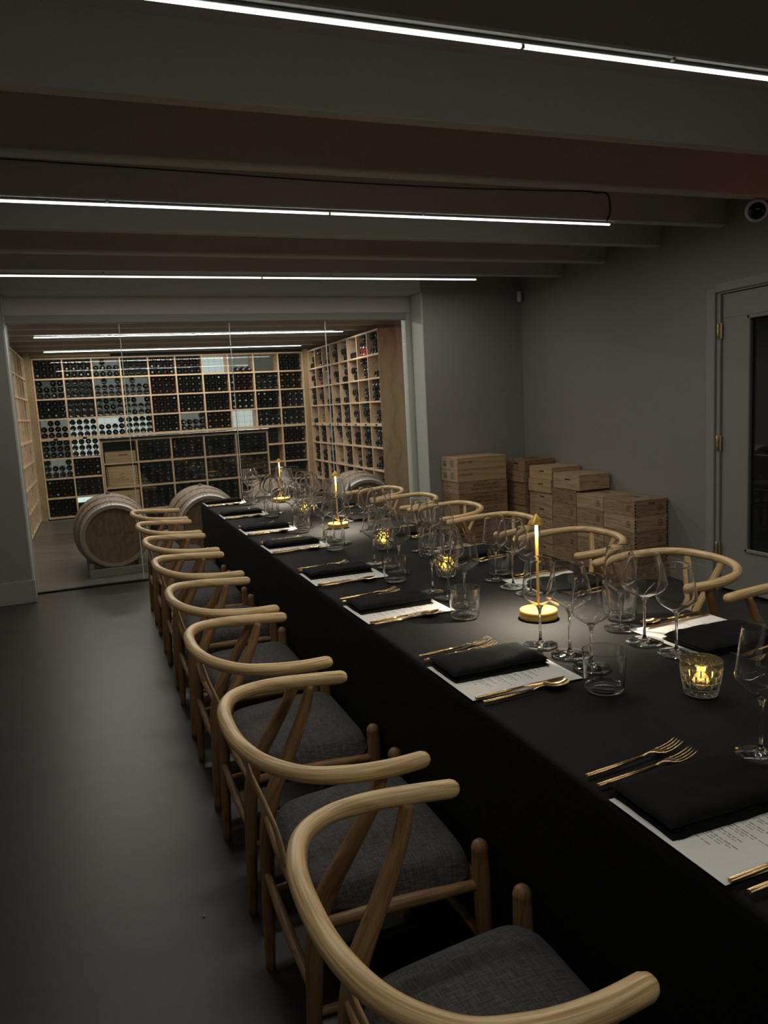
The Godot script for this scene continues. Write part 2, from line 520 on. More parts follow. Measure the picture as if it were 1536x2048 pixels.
# ------------------------------------------------------------------ the room
func build_room() -> void:
	structure("floor", span(Vector3(-1.75, -0.12, -6.775), Vector3(4.1, 0, 4.7)), M.concrete, "dark grey troweled concrete floor of the dining room", "floor")
	structure("floor", span(Vector3(-1.75, -0.12, -12.4), Vector3(4.1, 0, -6.776)), M.concrete_lit, "concrete floor of the cellar, its brighter light put into the colour", "floor")
	structure("ceiling", span(Vector3(-1.75, 2.66, -12.4), Vector3(4.1, 2.8, 4.7)), M.beam_paint, "grey painted ceiling between the beams", "ceiling")
	structure("wall_left", span(Vector3(-1.75, 0, -6.62), Vector3(-1.6, 2.66, 4.7)), M.wall_paint, "grey wall beside the open floor, mostly out of view", "wall")
	structure("wall_front", span(Vector3(-1.75, 0, 4.55), Vector3(4.1, 2.66, 4.7)), M.wall_paint, "grey wall behind the viewer", "wall")
	# right wall with the door opening
	var st := begin()
	bx(st, Vector3(WALL_R + 0.075, 1.33, (-6.62 - 4.02) * 0.5), Vector3(0.15, 2.66, 2.60))
	bx(st, Vector3(WALL_R + 0.075, 1.33, (4.7 - 3.06) * 0.5), Vector3(0.15, 2.66, 7.76))
	bx(st, Vector3(WALL_R + 0.075, 2.345, -3.54), Vector3(0.15, 0.63, 0.96))
	structure("wall_right", done(st), M.wall_paint, "grey painted wall behind the crates and round the door", "wall")
	# back wall: pier on the left, pier on the right, bulkhead over the opening
	structure("wall_back_pier", span(Vector3(-1.75, 0, -6.86), Vector3(-0.545, 2.66, WALL_B), 0.003), M.wall_paint, "grey wall end left of the glass partition", "wall")
	structure("wall_back", span(Vector3(2.90, 0, -6.70), Vector3(4.1, 2.66, WALL_B), 0.003), M.wall_paint, "grey wall between the glass partition and the corner", "wall")
	structure("wall_bulkhead", span(Vector3(-0.545, 2.384, -6.86), Vector3(2.90, 2.66, WALL_B), 0.003), M.beam_paint, "grey bulkhead over the glass partition", "wall")
	structure("baseboard_left", span(Vector3(-1.6, 0, WALL_B), Vector3(-0.53, 0.18, WALL_B + 0.015), 0.003), M.trim_paint, "grey baseboard on the wall end left of the partition", "baseboard")
	structure("baseboard_back", span(Vector3(2.92, 0, WALL_B), Vector3(WALL_R, 0.155, WALL_B + 0.015), 0.003), M.trim_paint, "grey baseboard behind the crates", "baseboard")
	structure("baseboard_right", span(Vector3(WALL_R - 0.015, 0, -6.45), Vector3(WALL_R, 0.155, -4.10), 0.003), M.trim_paint, "grey baseboard between crates and door casing", "baseboard")
	# beams
	var zs := [4.12, 3.51, 2.89, 2.28, 1.84, 1.05, 0.44, -0.065, -0.79, -1.40, -2.02, -2.685, -3.33, -3.94, -4.555, -5.17, -5.78]
	for i in zs.size():
		var z: float = zs[i]
		var b := structure("beam", span(Vector3(-1.62, 2.416, z - 0.07), Vector3(WALL_R + 0.02, 2.70, z), 0.006), M.beam_paint, "grey painted ceiling beam, %s from the bulkhead" % (ORD[zs.size() - 1 - i] if zs.size() - 1 - i < 10 else "further than tenth"), "beam")
		b.set_meta("group", "ceiling beams")
	# door
	var d := Node3D.new()
	d.name = "door_1"
	add_child(d)
	tag(d, "grey door with a large dark glass pane and brass hinges", "door", "", "structure")
	st = begin()
	var x0 := WALL_R + 0.012
	var x1 := WALL_R + 0.055
	for r in [[0.02, 0.20, -3.985, -3.095], [1.835, 1.99, -3.985, -3.095]]:
		bx(st, Vector3((x0 + x1) * 0.5, (r[0] + r[1]) * 0.5, (r[2] + r[3]) * 0.5), Vector3(x1 - x0, r[1] - r[0], r[3] - r[2]), 0.002)
	bx(st, Vector3((x0 + x1) * 0.5, 0.25, -3.54), Vector3(x1 - x0, 0.10, 0.89), 0.001)
	bx(st, Vector3((x0 + x1) * 0.5, 1.0675, -3.88), Vector3(x1 - x0, 1.535, 0.21), 0.002)
	bx(st, Vector3((x0 + x1) * 0.5, 1.0675, -3.20), Vector3(x1 - x0, 1.535, 0.21), 0.002)
	put("leaf", done(st), M.door_paint, d)
	st = begin()
	for q in [[Vector3(x0 - 0.004, 1.822, -3.54), Vector3(0.018, 0.024, 0.47)], [Vector3(x0 - 0.004, 0.312, -3.54), Vector3(0.018, 0.024, 0.47)], [Vector3(x0 - 0.004, 1.067, -3.765), Vector3(0.018, 1.53, 0.024)], [Vector3(x0 - 0.004, 1.067, -3.315), Vector3(0.018, 1.53, 0.024)]]:
		bx(st, q[0], q[1], 0.004)
	put("glazing_bead", done(st), M.door_paint, d)
	put("pane", span(Vector3(x0 + 0.016, 0.30, -3.78), Vector3(x0 + 0.022, 1.83, -3.30)), M.pane_glass, d)
	for hy in [1.757, 1.015, 0.29]:
		var h := put("hinge", lathe_mesh([[Vector2(0, -0.052), Vector2(0.007, -0.05), Vector2(0.007, -0.018)], [Vector2(0.007, -0.018), Vector2(0.0055, -0.017), Vector2(0.0055, -0.015), Vector2(0.007, -0.014)], [Vector2(0.007, -0.014), Vector2(0.007, 0.018)], [Vector2(0.007, 0.018), Vector2(0.0055, 0.019), Vector2(0.0055, 0.021), Vector2(0.007, 0.022)], [Vector2(0.007, 0.022), Vector2(0.007, 0.05), Vector2(0, 0.054)]], 12), M.brass, d)
		h.position = Vector3(WALL_R - 0.014, hy, -4.0)
		put("hinge_leaf", box_mesh(Vector3(0.010, 0, 0.012), Vector3(0.004, 0.10, 0.024), 0.0005), M.brass, h)
	st = begin()
	bx(st, Vector3(WALL_R - 0.008, 1.02, -4.06), Vector3(0.028, 2.04, 0.075), 0.004)
	bx(st, Vector3(WALL_R - 0.008, 1.02, -3.02), Vector3(0.028, 2.04, 0.075), 0.004)
	bx(st, Vector3(WALL_R - 0.008, 2.035, -3.54), Vector3(0.028, 0.06, 0.965), 0.004)
	bx(st, Vector3(WALL_R + 0.04, 1.0, -4.005), Vector3(0.09, 2.0, 0.03), 0.002)
	bx(st, Vector3(WALL_R + 0.04, 2.0, -3.54), Vector3(0.09, 0.012, 0.95), 0.001)
	structure("trim_1", done(st), M.trim_paint, "grey casing round the door", "trim")
	# what lies beyond the door: a dim passage with a dark red wall
	st = begin()
	bx(st, Vector3(6.05, 1.2, -3.6), Vector3(0.1, 2.5, 3.4))
	bx(st, Vector3(5.05, 1.2, -5.3), Vector3(2.1, 2.5, 0.1))
	bx(st, Vector3(5.05, 1.2, -1.9), Vector3(2.1, 2.5, 0.1))
	bx(st, Vector3(5.05, 2.45, -3.6), Vector3(2.1, 0.1, 3.4))
	bx(st, Vector3(5.05, -0.05, -3.6), Vector3(2.1, 0.1, 3.4))
	structure("wall_passage", done(st), M.corridor_paint, "dark red passage seen through the door's glass", "wall")

func build_partition() -> void:
	structure("trim_2", span(Vector3(-0.60, 2.24, -6.86), Vector3(2.95, 2.40, -6.74), 0.002), M.beam_paint, "dark grey header board over the sliding glass panels", "trim")
	structure("trim_3", span(Vector3(-0.60, 2.178, -6.83), Vector3(2.86, 2.24, -6.735), 0.003), M.trim_paint, "light grey track rail along the top of the glass panels", "trim")
	structure("trim_4", span(Vector3(-0.60, 0.0, -6.80), Vector3(2.86, 0.012, -6.75), 0.002), M.dark_metal, "dark floor track under the glass panels", "trim")
	var st := begin()
	bx(st, Vector3(2.899, 1.12, -6.80), Vector3(0.092, 2.24, 0.10), 0.003)
	bx(st, Vector3(2.905, 1.19, -6.585), Vector3(0.012, 2.38, 0.24), 0.002)
	structure("trim_5", done(st), M.frame_white, "pale grey jamb at the right end of the glass partition", "trim")
	st = begin()
	bx(st, Vector3(-0.567, 1.09, -6.80), Vector3(0.04, 2.18, 0.07), 0.003)
	bx(st, Vector3(-0.552, 1.19, -6.65), Vector3(0.016, 2.38, 0.12), 0.002)
	structure("trim_6", done(st), M.frame_white, "pale grey jamb at the left end of the glass partition", "trim")
	var ends := [-0.545, 0.30, 1.209, 2.078, 2.853]
	for i in 4:
		var w := Node3D.new()
		w.name = "window_%d" % (i + 1)
		add_child(w)
		tag(w, "clear floor-to-ceiling glass panel of the cellar partition, %s from the left wall end" % ORD[i], "glass panel", "glass panels of the partition", "structure")
		w.position = Vector3(0, 0, GLASS_Z)
		w.rotation.x = -0.0037
		put("pane", span(Vector3(ends[i] + 0.003, 0.014, -0.005), Vector3(ends[i + 1] - 0.003, 2.178, 0.005)), M.pane_glass, w)
		if i < 3: put("polished_edge", span(Vector3(ends[i + 1] - 0.003, 0.014, -0.006), Vector3(ends[i + 1] + 0.003, 2.178, 0.006)), M.pane_edge, w)

# ------------------------------------------------------------------ the cellar
const CELL := 0.39
const ROWH := 0.2825

func rack(n: String, label: String, cols: int, heights: Array, depth: float, at: Vector3, turn: float, grid := true, from := 0) -> Node3D:
	# local: x along the front, y up, front face at z = 0, body behind it at -z
	var o := thing(n, label, "wine rack", at, turn)
	var y0: float = heights[0]
	var y1: float = heights[-1]
	for i in cols + 1:
		put("upright", span(Vector3(i * CELL - 0.010, y0, -depth), Vector3(i * CELL + 0.010, y1 + 0.01, 0), 0.0015), M.rack_wood, o)
	for k in heights.size():
		var thick := 0.011 if absf(heights[k] - 1.148) > 0.03 or heights.size() < 7 else 0.019
		put("shelf", span(Vector3(-0.008, heights[k] - thick, -depth + 0.001), Vector3(cols * CELL + 0.008, heights[k] + thick, -0.002), 0.0015), M.rack_wood, o)
	if grid:
		var st := begin()
		for k in heights.size() - 1:
			for i in range(from, cols):
				var w := (CELL - 0.02) / 4.0
				var hh: float = (heights[k + 1] - heights[k] - 0.022) / 3.0
				var x: float = i * CELL + 0.01
				var y: float = heights[k] + 0.011
				for c in 3:
					bx(st, Vector3(x + w * (c + 1), y + hh * 1.5, -0.03), Vector3(0.002, hh * 3, 0.004))
				for c in 2:
					bx(st, Vector3(x + w * 2, y + hh * (c + 1), -0.03), Vector3(w * 4, 0.002, 0.004))
		var g := put("wire_grid", done(st), M.wire, o)
		g.set_meta("kind", "stuff")
	return o

func neck_out_mesh() -> ArrayMesh:   # along +z: mouth at z = 0
	var t := Transform3D(Basis(Vector3.RIGHT, PI / 2), Vector3.ZERO)
	return lathe_mesh([[Vector2(0.036, -0.29), Vector2(0.0406, -0.28), Vector2(0.0406, -0.10), Vector2(0.035, -0.078), Vector2(0.017, -0.065), Vector2(0.0145, -0.05)]], 12, t)

func capsule_mesh() -> ArrayMesh:
	var t := Transform3D(Basis(Vector3.RIGHT, PI / 2), Vector3.ZERO)
	return lathe_mesh([[Vector2(0.0148, -0.05), Vector2(0.0148, -0.002), Vector2(0.013, 0.0)], [Vector2(0.013, 0.0), Vector2(0, 0.0008)]], 10, t)

func base_out_mesh() -> ArrayMesh:
	var t := Transform3D(Basis(Vector3.RIGHT, PI / 2), Vector3(0, 0, 0))
	return lathe_mesh([[Vector2(0.014, -0.28), Vector2(0.017, -0.22), Vector2(0.0406, -0.17), Vector2(0.0406, -0.006), Vector2(0.0378, 0.0), Vector2(0.0345, 0.0)], [Vector2(0.0345, 0.0), Vector2(0.028, -0.004), Vector2(0.020, -0.012), Vector2(0, -0.018)]], 14, t)

func build_cellar() -> void:
	structure("wall_cellar_left", span(Vector3(-1.35, 0, -12.4), Vector3(-1.2, 2.66, -6.86)), M.cellar_paint, "cellar wall behind the left rack", "wall")
	structure("wall_cellar_right", span(Vector3(3.66, 0, -12.4), Vector3(3.8, 2.66, -6.70)), M.cellar_paint, "cellar wall behind the right rack", "wall")
	structure("wall_cellar_back", span(Vector3(-1.35, 0, -12.5), Vector3(3.8, 2.66, -12.33)), M.cellar_paint, "pale cellar wall behind the back rack", "wall")
	var k := 0
	for z in [-7.55, -8.17, -8.78, -9.36, -10.0, -10.62, -11.35, -12.05]:
		var b := structure("beam", span(Vector3(-1.22, 2.357, z - 0.07), Vector3(3.68, 2.70, z), 0.004), M.beam_paint, "grey cellar ceiling beam, %s behind the glass partition" % ORD[k], "beam")
		b.set_meta("group", "cellar ceiling beams")
		k += 1
	var hs := []
	for i in 9: hs.append(0.025 + i * ROWH)
	var back := rack("wine_rack", "tall pale wood wine rack filling the cellar's back wall", 10, hs, 0.34, Vector3(-0.685, 0, -11.85), 0.0)
	put("fascia", span(Vector3(-0.01, 2.31, -0.34), Vector3(1.05, 2.352, -0.02), 0.002), M.birch_ply, back)
	for i in 2:
		put("shelf_tag", box_mesh(Vector3(0.2 + i * CELL, 1.152, 0.006), Vector3(0.055, 0.03, 0.008), 0.003), M.stone_top, back)
	var side := rack("wine_rack", "tall pale wood rack of narrow cubbies along the cellar's right wall", 8, hs, 0.36, Vector3(3.27, 0, -11.72), -PI / 2, false)
	put("end_panel", span(Vector3(8 * CELL - 0.005, 0, -0.37), Vector3(8 * CELL + 0.012, 2.30, 0.0), 0.0015), M.birch_ply, side)
	put("wire_grid", side_dividers(8, hs), M.wire, side).set_meta("kind", "stuff")
	put("dark_backing", span(Vector3(0, 0.02, -0.372), Vector3(8 * CELL, 2.29, -0.362)), M.cubby_shade, side)  # dark sheet added to stand for the shade inside the cubbies
	for i in 8:
		put("shelf_tag", box_mesh(Vector3(0.2 + i * CELL, 1.156, 0.003), Vector3(0.04, 0.022, 0.004), 0.001), M.stone_top, side)
	var left := rack("wine_rack", "tall pale wood rack along the cellar's left wall by the partition", 6, hs, 0.36, Vector3(-0.785, 0, -9.46), PI / 2, false)
	put("end_panel", span(Vector3(-0.022, 0, -0.36), Vector3(-0.010, 2.30, -0.01), 0.0015), M.birch_ply, left)
	put("dark_backing", span(Vector3(0, 0.02, -0.372), Vector3(6 * CELL, 2.29, -0.362)), M.cubby_shade, left)  # added dark sheet here too, shade of the left cubbies in its colour
	structure("trim_7", span(Vector3(-0.80, 0, -11.88), Vector3(-0.70, 2.37, -11.81), 0.002), M.birch_ply, "plywood corner filler between left and back racks", "trim")
	structure("trim_8", span(Vector3(3.225, 0, -11.88), Vector3(3.30, 2.33, -11.74), 0.002), M.birch_ply, "plywood corner filler between back and right racks", "trim")
	# backs of the cubbies: dark board, here and there a softly glowing panel
	put("dark_backing", span(Vector3(0, 0.02, -0.352), Vector3(10 * CELL, 2.29, -0.342)), M.stone_top, back)
	var lit := {0: "2d6k7d8f", 1: "0f2d3d", 2: "2f3d", 3: "0d1k2k3k5d7k", 4: "0f1k", 5: "0d"}
	for r in lit:
		var q: String = lit[r]
		for i in q.length():
			if not q[i].is_valid_int(): continue
			var m := "panel_glow"
			if i + 1 < q.length() and q[i + 1] == "d": m = "panel_dim"
			if i + 1 < q.length() and q[i + 1] == "f": m = "panel_faint"
			var c := int(q[i])
			put("backlit_panel", span(Vector3(c * CELL + 0.011, 0.037 + (7 - r) * ROWH, -0.340), Vector3((c + 1) * CELL - 0.011, 0.295 + (7 - r) * ROWH, -0.332)), M[m], back)
	put("backlit_panel", span(Vector3(CELL + 0.011, 0.215, -0.12), Vector3(2 * CELL - 0.011, 0.295, -0.112)), M.panel_bright, back)
	var bl := AreaLight3D.new()
	bl.name = "panel_light"
	bl.area_size = Vector2(1.2, 0.9)
	bl.area_normalize_energy = true
	bl.light_color = Color(0.80, 0.95, 0.88)
	bl.light_energy = 0.12
	bl.area_range = 14.0
	bl.shadow_enabled = true
	back.add_child(bl, true)
	bl.position = Vector3(0.9, 1.6, -0.330)
	bl.rotation.y = PI
	# island counter
	var ih := [0.028, 0.313, 0.597, 0.881, 1.147]
	var isl := rack("wine_island", "low bottle island with dark stone top in the middle of the cellar", 5, ih, 0.40, Vector3(0.095, 0, -9.43), 0.0, true, 1)
	put("stone_top", span(Vector3(-0.02, 1.158, -0.44), Vector3(5 * CELL + 0.02, 1.182, 0.03), 0.003), M.stone_top, isl)
	put("dark_backing", span(Vector3(0, 0.02, -0.43), Vector3(5 * CELL, 1.13, -0.41)), M.stone_top, isl)
	# three boxes in the island's first column
	k = 0
	for r in [[0.881, 0.125, "shallow wooden box with a slot handle in the island's top cubby"], [0.597, 0.235, "square wooden wine case with dovetail dots in the island's second cubby"], [0.313, 0.23, "wooden wine case low in the island beside the front barrel"]]:
		var c := thing("wine_case", r[2], "wine case", Vector3(0.29, r[0] + 0.012, -9.44), 0, "wine cases in the island")
		put("body", box_mesh(Vector3(0, r[1] * 0.5, -0.15), Vector3(0.345, r[1], 0.30), 0.003), M.crate_pale, c)
		if k == 0: put("handle_slot", box_mesh(Vector3(0.03, 0.085, 0.0005), Vector3(0.10, 0.009, 0.003), 0.001), M.end_grain, c)
		else:
			if k == 1:
				var st := begin()
				for i in 7:
					for s in [-1, 1]: bx(st, Vector3(s * 0.158, 0.025 + i * 0.031, 0.0005), Vector3(0.013, 0.014, 0.002))
				put("finger_joint", done(st), M.end_grain, c)
				lettering("1982", 0.016, c, Transform3D(Basis.IDENTITY, Vector3(0.0, 0.15, 0.001)), M.brand_ink)
				lettering("ETKIN", 0.016, c, Transform3D(Basis.IDENTITY, Vector3(0.0, 0.110, 0.001)), M.brand_ink)
				lettering("GRENACHE", 0.020, c, Transform3D(Basis.IDENTITY, Vector3(0.0, 0.080, 0.001)), M.brand_ink)
			else:
				lettering("CORT-XIV", 0.026, c, Transform3D(Basis.IDENTITY, Vector3(-0.01, 0.155, 0.001)), M.faded_ink)
		k += 1
	build_bottles()
	build_barrels()

func side_dividers(cols: int, hs: Array) -> ArrayMesh:
	var st := begin()
	for k in hs.size() - 1:
		for i in cols:
			for c in 2:
				bx(st, Vector3((i + 0.5) * CELL, hs[k] + ROWH * (c + 1) / 3.0, -0.06), Vector3(CELL - 0.02, 0.003, 0.004))
	return done(st)

# per cubby of the back rack, top row first: n necks, b bases, e empty, x half empty; then the capsule colour
const FILL := [
	["nr", "nw", "xg", "bk", "nm", "nm", "ew", "xw", "ek", "nd"],
	["xg", "bk", "xb", "xb", "nr", "ng", "nd", "nr", "bd", "na"],
	["ng", "bk", "bg", "xb", "nr", "ng", "nd", "nw", "nd", "bp"],
	["xr", "bk", "hg", "bk", "ng", "hg", "na", "ew", "xa", "bk"],
	["ng", "bw", "", "", "", "", "", "", "", "nr"],
	["xb", "nm", "", "", "", "", "", "", "", "ng"],
	["nr", "bk", "", "", "", "", "", "", "", "nd"],
	["nd", "ew", "", "", "", "", "", "", "", "nd"]]

func build_bottles() -> void:
	var nm := neck_out_mesh()
	var cm := capsule_mesh()
	var bm := base_out_mesh()
	var proto := {}
	var singles := 0
	var rest_neck: Array[Transform3D] = []
	var rest_cap: Array = []
	var rest_base: Array[Transform3D] = []
	var names := {"r": "red", "w": "white", "g": "grey", "a": "amber", "p": "purple", "d": "dark"}
	var tier := ["bottom", "middle", "top"]
	# the island's two upper rows show largest, then the back rack from its top left
	var slots := []
	for r in 4:
		for c in range(1, 5):
			for y in 3:
				for x in 4:
					slots.append({"p": Vector3(0.095 + c * CELL + 0.056 + x * 0.0925, [0.881, 0.597, 0.313, 0.028][r] + 0.011 + [0.0813, 0.0873, 0.0873, 0.0873][r] * (y + 0.5), -9.455 + rng.randf_range(-0.01, 0.006)), "k": "b" if rng.randf() < 0.75 or r > 0 else "n", "c": "d", "r": r, "col": c, "x": x, "y": y, "isl": true})
	for r in 8:
		for c in 10:
			var f: String = FILL[r][c]
			if f == "": continue
			for y in 3:
				for x in 4:
					var kind := f[0]
					var col := f[1]
					if kind == "e": continue
					if kind == "x":
						if f == "xw":
							if y > 0 or x == 0: continue
							kind = "n"
						else:
							if y == 2 and rng.randf() < 0.55: continue
							kind = "n" if col in ["g", "r"] else "b"
					if kind == "h":
						if y == 2 and x < 3: continue
						kind = "n" if rng.randf() < 0.6 else "b"
					if kind == "n":
						if col == "m": col = ["r", "g", "w", "g", "r", "d"][rng.randi() % 6]
						elif rng.randf() < 0.22: col = ["g", "d", "w"][rng.randi() % 3]
					elif col == "p" and x == 0: kind = "n"
					elif col == "w" and rng.randf() < 0.15: kind = "n"
					elif col in ["g", "d", "b"] and rng.randf() < 0.25: kind = "n"
					if kind == "n" and not names.has(col): col = "g"
					slots.append({"p": Vector3(-0.685 + c * CELL + 0.056 + x * 0.0925, 0.025 + (7 - r) * ROWH + 0.011 + 0.0868 * (y + 0.5), -11.878 + rng.randf_range(-0.014, 0.006)), "k": kind, "c": col, "r": r, "col": c, "x": x, "y": y, "isl": false})
	for s in slots:
		var single: bool = (s.isl and s.r < 2) or (not s.isl and s.r < 4)
		if single and singles < 300:
			singles += 1
			var where := "island's %s row, %s cubby" % [ORD[s.r], ORD[s.col]] if s.isl else "back rack's %s row, %s cubby" % [ORD[s.r], ORD[s.col]]
			var lab: String
			if s.k == "n": lab = "bottle with %s capsule in %s, %s tier, %s along" % [names[s.c], where, tier[s.y], ORD[s.x]]
			else: lab = "bottle lying base outward in %s, %s tier, %s along" % [where, tier[s.y], ORD[s.x]]
			var key: String = s.k + (s.c if s.k == "n" else "")
			if proto.has(key):
				copy_of(proto[key], "wine_bottle", lab, s.p)
			else:
				var o := thing("wine_bottle", lab, "bottle", s.p, 0, "wine bottles in the cellar racks")
				if s.k == "n":
					put("glass_body", nm, M.bottle_glass, o)
					put("capsule", cm, M["capsule_" + names[s.c]], o)
				else:
					put("glass_body", bm, M.bottle_base, o)
				proto[key] = o
			continue
		if s.k == "n":
			rest_neck.append(Transform3D(Basis.IDENTITY, s.p))
			rest_cap.append(s.c)
		else: rest_base.append(Transform3D(Basis.IDENTITY, s.p))
	# side racks: bottles lie across, necks out
	var tint := {"r": Color(0.42, 0.12, 0.12), "w": Color(0.62, 0.62, 0.58), "g": Color(0.3, 0.3, 0.3), "a": Color(0.6, 0.26, 0.08), "p": Color(0.3, 0.22, 0.45), "d": Color(0.10, 0.09, 0.09)}
	for r in 8:
		for c in 8:
			var many := rng.randf()
			var col: String = ["d", "d", "g", "w", "d", "r"][rng.randi() % 6]
			if c == 1 and r == 3: col = "a"
			for y in 3:
				for x in 3:
					if (y == 2 and many < 0.22) or (y == 1 and many < 0.05) or rng.randf() < 0.05: continue
					var p := Vector3(3.318, 0.025 + (7 - r) * ROWH + 0.05 + y * 0.0885, -11.72 + c * CELL + 0.09 + x * 0.105)
					if rng.randf() < 0.62 and col != "a":
						rest_base.append(Transform3D(Basis(Vector3.UP, -PI / 2), p - Vector3(0.02, 0, 0)))
						continue
					rest_neck.append(Transform3D(Basis(Vector3.UP, -PI / 2), p))
					rest_cap.append(col)
	for r in 8:
		for c in 6:
			for x in 9:
				if x > 2 and rng.randf() < 0.35: continue
				rest_neck.append(Transform3D(Basis(Vector3.UP, PI / 2), Vector3(-0.806, 0.025 + (7 - r) * ROWH + 0.055 + (x / 3) * 0.0885, -9.46 - c * CELL - 0.09 - (x % 3) * 0.105)))
				rest_cap.append(["d", "d", "d", "g", "d", "r"][rng.randi() % 6])
	var heap := thing("stored_bottles", "further dark wine bottles filling the side racks and lower rows", "bottles")
	heap.set_meta("kind", "stuff")
	for g in [[nm, M.bottle_glass, rest_neck, "glass_body"], [bm, M.bottle_base, rest_base, "bottle_base"]]:
		multi(g[3], g[0], g[1], g[2], heap)
	for c in tint:
		var some: Array[Transform3D] = []
		for i in rest_neck.size():
			if rest_cap[i] == c: some.append(rest_neck[i])
		if some.size(): multi("capsule", cm, M["capsule_" + names[c]], some, heap)

func multi(n: String, mesh: Mesh, m: Material, ts: Array[Transform3D], parent: Node) -> void:
	var mm := MultiMesh.new()
	mm.transform_format = MultiMesh.TRANSFORM_3D
	mm.mesh = mesh
	mm.instance_count = ts.size()
	for i in ts.size(): mm.set_instance_transform(i, ts[i])
	var o := MultiMeshInstance3D.new()
	o.name = n
	o.multimesh = mm
	o.material_override = m
	o.set_meta("kind", "stuff")
	parent.add_child(o, true)

func barrel_r(t: float) -> float:
	return 0.278 + 0.067 * (1.0 - pow(absf(2.0 * t - 1.0), 2.0))

